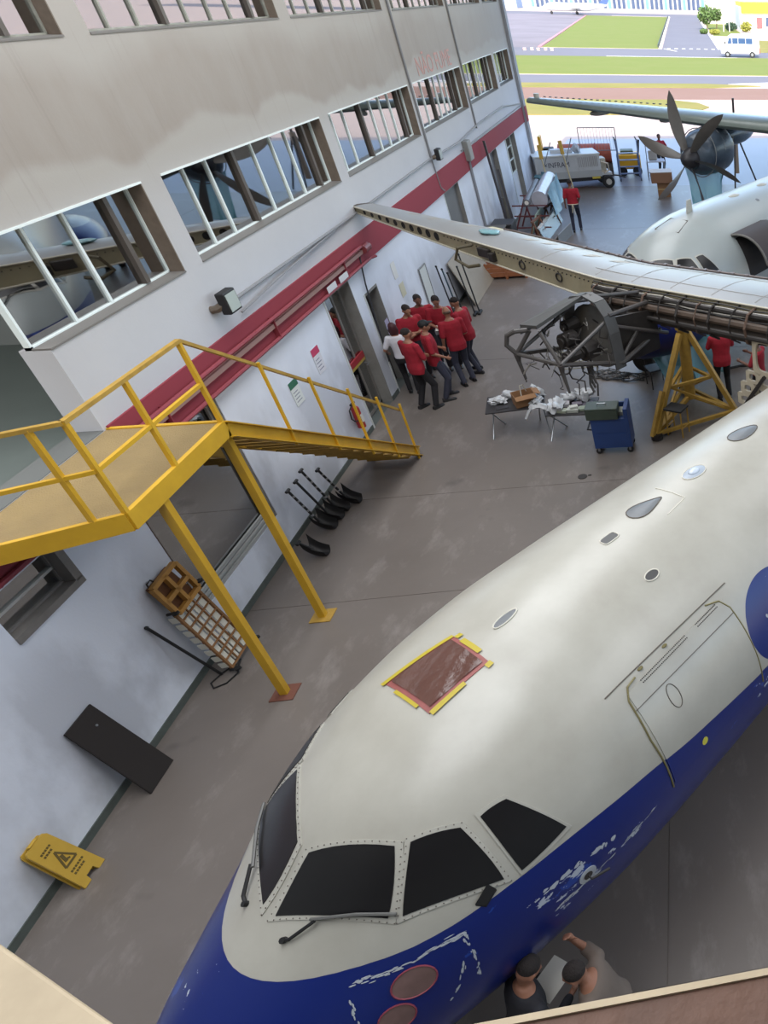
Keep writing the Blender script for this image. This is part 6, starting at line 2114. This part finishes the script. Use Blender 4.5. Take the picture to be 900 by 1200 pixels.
def person(label, loc, face, H=1.79, shirt=REDSHIRT, trouser=DKTROUSER, skin=SKIN_A, hair=HAIRB, hairstyle='short',
           lean=0.0, side=0.0, nod=0.0, turn=0.0, arms=None, feet=None, sleeve=.62, crouch=0.0, shirt_len=.0, vox=.013, group=None, wide=1.1):
    """face: direction the chest looks, degrees from +X. local +Y is forward, +X is the person's right"""
    t = thing('person', label, 'person', loc, math.radians(face - 90), group)
    k = H / 1.74
    V = lambda x, y, z: Vector((x, y, z)) * k
    pel = V(0, 0, .93 - crouch)
    Rl = Euler((-lean, side, 0)).to_matrix()
    up = lambda x, y, z: pel + Rl @ (V(x, y, z - .93))
    Xa, Ya = Rl @ Vector((1, 0, 0)), Rl @ Vector((0, 1, 0))
    head_c = up(0, .035, 1.625)
    Rh = Rl @ Euler((-nod, 0, turn)).to_matrix()
    hd = lambda x, y, z: head_c + Rh @ V(x, y, z)
    X0, Y0 = Vector((1, 0, 0)), Vector((0, 1, 0))
    if feet is None:
        feet = [(.11, .02), (-.11, -.03)]
    hips = [pel + V(.095, 0, -.03), pel + V(-.095, 0, -.03)]
    ank, knee = [], []
    for i in (0, 1):
        fx, fy = feet[i]
        a = V(fx, fy - .03, .09)
        ank.append(a)
        mid = (hips[i] + a) / 2
        L = (hips[i] - a).length
        bend = max(.02, math.sqrt(max(0, (.43 * k) ** 2 - (L / 2) ** 2))) if L < .86 * k else .02
        knee.append(mid + Vector((.1 * fx, bend, 0)))
    sh = [up(.185 * wide, -.005, 1.405), up(-.185 * wide, -.005, 1.405)]
    if arms is None:
        arms = [((.25, -.03, 1.13), (.25, .08, .90)), ((-.25, -.03, 1.13), (-.25, .08, .90))]
    el = [up(*arms[0][0]), up(*arms[1][0])]
    wr = [up(*arms[0][1]), up(*arms[1][1])]

    def torso(mb, g, lo, hi):
        R = []
        for z, rx, ry, yo in ((.80, .15, .11, -.01), (.93, .168, .118, -.01), (1.06, .15, .105, 0), (1.2, .165, .115, .01), (1.32, .18, .115, .005), (1.41, .165, .095, 0), (1.46, .095, .075, 0), (1.5, .06, .06, .0)):
            if z < lo or z > hi:
                continue
            if z < .93:
                c = pel + V(0, yo, z - .93)
                R.append((c, (rx + g) * k * wide, (ry + g) * k, X0, Y0))
            else:
                R.append((up(0, yo, z), (rx + g) * k * wide, (ry + g) * k, Xa, Ya))
        torso_loft(mb, R)
    # body
    b = MB()
    torso(b, 0, .7, 1.6)
    b.caps(up(0, .0, 1.44), up(0, .025, 1.56), .056 * k, .052 * k)
    hb = MB().ball((0, 0, 0), 1, 16, 12)
    for v in hb.v:
        z = v.z
        rx, ry = .076, .097
        if z < 0:
            rx *= 1 + z * .28
            ry *= 1 + z * .2
        b_y = .012 if z < -.3 else 0
        v.x, v.y, v.z = v.x * rx, v.y * ry + b_y, v.z * .118
    b.add([hd(v.x, v.y, v.z) for v in hb.v], hb.f)
    b.caps(hd(0, .092, .012), hd(0, .112, -.022), .011 * k, .016 * k, 8)              # nose
    b.caps(hd(-.022, .088, -.058), hd(.022, .088, -.058), .012 * k, .012 * k, 8)      # lips
    b.caps(hd(-.035, .082, .028), hd(.035, .082, .028), .014 * k, .014 * k, 8)        # brow
    for sx in (-1, 1):
        b.caps(hd(.076 * sx, -.005, .015), hd(.078 * sx, -.01, -.025), .018 * k, .012 * k, 8)   # ears
    for i in (0, 1):
        b.caps(sh[i], el[i], .052 * k, .041 * k)
        b.caps(el[i], wr[i], .041 * k, .028 * k)
        b.caps(hips[i], knee[i], .085 * k, .058 * k)
        b.caps(knee[i], ank[i], .056 * k, .038 * k)
        b.caps(ank[i] + Vector((0, -.03, -.03)), ank[i] + Vector((0, .12, -.06)), .036 * k, .028 * k)
        d = (wr[i] - el[i]).normalized()
        sx = 1 if i == 0 else -1
        inn = (Vector((-sx, 0, 0)) - d * d.dot(Vector((-sx, 0, 0)))).normalized()
        fwd = d.cross(inn) * sx
        palm = wr[i] + d * .05 * k
        b.caps(wr[i], palm + d * .03 * k + fwd * .012, .026 * k, .03 * k)
        b.caps(wr[i] + d * .02, palm + d * .03 * k - fwd * .016, .024 * k, .028 * k)
        for j, (off, ln_) in enumerate(((.03, .072), (.01, .082), (-.01, .076), (-.03, .06))):
            a = palm + d * .035 * k + fwd * off * k
            m1_ = a + (d * .6 + inn * .25) * ln_ * .6 * k
            e1 = m1_ + (d * .5 + inn * .7).normalized() * ln_ * .5 * k
            b.caps(a, m1_, .0095 * k, .009 * k, 6)
            b.caps(m1_, e1, .009 * k, .0075 * k, 6)
        th = wr[i] + d * .03 * k + fwd * .026 * k
        b.caps(th, th + (d * .4 + fwd * .7 + inn * .3).normalized() * .055 * k, .0115 * k, .009 * k, 6)
    body = remesh(b, 'body', skin, t, vox * .82, 3)
    # eyes, as small dark shapes set under the brow
    for sx in (-1, 1):
        MB().ball(hd(.03 * sx, .083, .006), (.012 * k, .008 * k, .006 * k), 8, 6).build('eye', mat('eye_dark', (30, 24, 22), .3), t)
    # shirt
    s = MB()
    lo = .79 if shirt_len else .92
    torso(s, .017, lo, 1.47)
    s.caps(up(0, 0, 1.44), up(0, .01, 1.475), .066 * k, .06 * k)
    for i in (0, 1):
        e = sh[i].lerp(el[i], min(1, sleeve + .25))
        s.caps(sh[i], e, .068 * k, .062 * k)
        if sleeve > .9:
            s.caps(el[i], el[i].lerp(wr[i], .9), .056 * k, .042 * k)
        s.caps(sh[i], up(0, 0, 1.4), .066 * k, .07 * k)
    remesh(s, 'shirt', shirt, t, vox, 5)
    # trousers
    q = MB()
    torso(q, .012, .7, .95)
    for i in (0, 1):
        q.caps(hips[i], knee[i], .102 * k, .076 * k)
        q.caps(knee[i], ank[i] + Vector((0, 0, .0)), .074 * k, .06 * k)
    remesh(q, 'trousers', trouser, t, vox, 5)
    for i in (0, 1):
        a = ank[i]
        z0 = 0
        sh_ = MB()
        pts = []
        for y, w_, h in ((-.085, .034, .07), (-.04, .042, .085), (.05, .044, .075), (.12, .046, .055), (.17, .035, .045), (.195, .015, .03)):
            pts.append((y, w_, h))
        vs, fs = [], []
        for y, w_, h in pts:
            for x, z in ((-w_, 0), (w_, 0), (w_ * .9, h * .6), (w_ * .45, h), (-w_ * .45, h), (-w_ * .9, h * .6)):
                vs.append(Vector((a.x + x * k, a.y + y * k, z * k)))
        for j in range(len(pts) - 1):
            for m_ in range(6):
                fs.append((j * 6 + m_, j * 6 + (m_ + 1) % 6, (j + 1) * 6 + (m_ + 1) % 6, (j + 1) * 6 + m_))
        fs += [tuple(range(6)), tuple(range(len(pts) * 6 - 6, len(pts) * 6))]
        sh_.add(vs, fs).build('shoe', SHOE, t, smooth=50)
    # hair
    hm = MB().ball((0, 0, 0), 1, 18, 12)
    if hairstyle == 'long':
        vs = []
        for v in hm.v:
            z = v.z
            vs.append(hd(v.x * (.092 + (.02 if z < 0 else 0)), v.y * .1 - .03, .02 + z * (.12 if z > 0 else .24)))
        MB().add(vs, hm.f).build('hair', hair, t, smooth=70)
    elif hairstyle == 'cap':
        MB().add([hd(v.x * .086, v.y * .106 - .008, .04 + v.z * .09) for v in hm.v], hm.f).build('cap', mat('cap_black', (24, 22, 24), .7), t, smooth=70)
        MB().add([hd(v.x * .07, .1 + v.y * .07, .062 + v.z * .01) for v in hm.v], hm.f).build('cap_peak', mat('cap_black', (24, 22, 24)), t, smooth=70)
    elif hairstyle != 'bald':
        MB().add([hd(v.x * .081, v.y * .094 - .02, .05 + v.z * .078) for v in hm.v], hm.f).build('hair', hair, t, smooth=70)
    else:
        MB().add([hd(v.x * .079, v.y * .09 - .022, -.005 + v.z * .045) for v in hm.v], hm.f).build('hair', hair, t, smooth=70)
    return t
NAVY = mat('navy_trouser_cloth', (50, 52, 68), .85, noise=.3, scale=9)
BLK = mat('black_trouser_cloth', (26, 24, 28), .85)
WHITECOT = mat('white_cotton', (206, 204, 210), .85)
akimbo = [((.36, -.1, 1.18), (.19, .06, 1.05)), ((-.36, -.1, 1.18), (-.19, .06, 1.05))]
folded = [((.26, .04, 1.13), (-.04, .19, 1.16)), ((-.26, .04, 1.13), (.05, .2, 1.12))]
down = None
reading = [((.25, .06, 1.14), (.1, .3, 1.12)), ((-.25, .06, 1.14), (-.1, .3, 1.12))]
reach1 = [((.25, .0, 1.12), (.17, .2, .98)), ((-.25, -.03, 1.13), (-.25, .06, .9))]
person('man in red shirt by the wall behind the group, hands on his hips', (.5, 17.75, 0), -60, arms=akimbo, lean=.1, nod=.2, skin=SKIN_B)
person('young man in red shirt facing us with folded arms, second from the wall', (.42, 17.1, 0), -50, arms=folded, lean=.12, nod=.35)
person('woman with dark red hair in a white blouse and black trousers at the glass door', (.36, 16.35, 0), 105, H=1.62, shirt=WHITECOT, trouser=BLK, hair=HAIRR, hairstyle='long', arms=[((.2, -.06, 1.12), (.1, .14, 1.0)), ((-.3, -.02, 1.14), (-.3, .2, 1.0))], feet=[(.09, .0), (-.09, .1)], sleeve=.5, wide=.9)
person('man in red shirt with arms folded, nearest the stairs with his back to us', (.88, 15.55, 0), 58, arms=folded, trouser=BLK, feet=[(.16, .06), (-.13, -.05)], shirt_len=1)
person('man in a black cap and red shirt turned right, second from the stairs', (1.12, 15.98, 0), 25, arms=[((.27, -.02, 1.12), (.2, .2, .96)), ((-.25, .02, 1.12), (-.08, .2, 1.08))], hairstyle='cap', trouser=NAVY, feet=[(.16, .0), (-.14, .12)], shirt_len=1, lean=-.03)
person('man in red shirt and grey waist pouch facing us and reading a paper', (.95, 17.6, 0), -75, arms=reading, nod=.5, lean=.06)
person('balding man in red shirt seen from behind, facing the man who reads', (1.4, 16.75, 0), 128, arms=reach1, hairstyle='bald', hair=HAIRG, trouser=NAVY, feet=[(.13, .02), (-.13, -.1)], shirt_len=1, skin=SKIN_A, nod=.2)
person('man in red shirt at the right of the group, facing left behind the balding man', (1.5, 17.35, 0), 165, arms=reach1, trouser=NAVY, feet=[(.13, .08), (-.12, -.08)], nod=.3, lean=.08, shirt_len=1)
o = MB().box((-.15, -.11, 0), (.15, .11, .003)).build('paper', mat('paper_white', (206, 206, 200)), None)
o.location = (1.03, 17.3, 1.12)
o.rotation_euler = (.25, .05, .2)
tag(o, 'white sheet of paper held by the man with the waist pouch', 'paper')
t = thing('waist_pouch', 'pale grey pouch tied round the waist of the man who reads', 'pouch', (.98, 17.46, .92), .25)
MB().box((-.19, -.03, 0), (.19, .03, .12)).build('pouch', mat('pouch_grey', (150, 148, 152), .7), t, bevel=.02)
MB().box((-.17, -.036, .08), (.17, -.03, .1)).build('zip', DARKMETAL, t)
pw = person('man in red shirt with a white belt walking away across the bright floor', (2.48, 29.78, 0), 95, arms=[((.25, -.1, 1.16), (.18, .02, .98)), ((-.26, -.06, 1.14), (-.27, -.02, .9))], trouser=mat('dark_navy_cloth', (36, 38, 56), .85), feet=[(.12, .15), (-.12, -.12)], skin=SKIN_B, vox=.016)
be = MB().tube([Vector((.188 * math.cos(a), .138 * math.sin(a) - .01, .97)) for a in [2 * PI * i / 20 for i in range(20)]], .016, 6, closed=True)
be.rod((.0, -.15, .97), (.03, -.17, .62), .014, 6).rod((-.03, -.15, .97), (-.06, -.16, .68), .014, 6)
be.build('belt', mat('belt_cream', (200, 190, 170), .7), pw)
person('man in red shirt standing far off behind the cartons near the propeller', (5.45, 40.0, 0), -70, arms=akimbo, trouser=BLK, skin=SKIN_B, vox=.018)
person('man in red shirt working under the wing beside the yellow jack', (7.25, 15.1, 0), 100, arms=[((.25, .06, 1.2), (.16, .3, 1.3)), ((-.27, .06, 1.18), (-.2, .32, 1.22))], trouser=BLK, skin=SKIN_B, nod=-.1, shirt_len=1)
person('capped man in red shirt half hidden by the pale frame under the wing', (8.0, 14.4, 0), 150, H=1.7, arms=[((.25, .06, 1.2), (.16, .3, 1.3)), ((-.27, .06, 1.18), (-.2, .32, 1.22))], hairstyle='cap', trouser=BLK, skin=SKIN_B, nod=.2)
DARKOV = mat('dark_overall', (34, 34, 40), .85)
GREYOV = mat('grey_brown_shirt', (104, 92, 84), .85)
person('person in dark clothes standing beside the blue nose holding a white sheet', (5.12, 2.64, 0), 40, H=1.7, shirt=DARKOV, trouser=DARKOV, sleeve=1.0, arms=[((.26, .08, 1.14), (.12, .32, 1.08)), ((-.26, .1, 1.14), (-.06, .34, 1.08))], nod=.55, lean=.22, feet=[(.14, .05), (-.13, -.1)])
o = MB().box((-.15, -.105, 0), (.15, .105, .004)).build('paper', mat('sheet_white', (196, 192, 184), .6), None)
o.location = (5.33, 2.86, 1.12)
o.rotation_euler = (.1, .1, 1.0)
tag(o, 'white sheet held by the person in dark clothes under the nose', 'paper')
person('person in a grey-brown shirt bending by the blue nose with one arm raised', (5.8, 2.7, 0), 175, H=1.66, shirt=GREYOV, trouser=mat('brown_trouser_cloth', (70, 58, 50), .85), crouch=.06, lean=.28, nod=.1, arms=[((.3, .12, 1.4), (.26, .1, 1.66)), ((-.26, .16, 1.2), (-.16, .42, 1.16))], feet=[(.16, .12), (-.15, -.05)], skin=SKIN_A, hairstyle='short', hair=HAIRB)
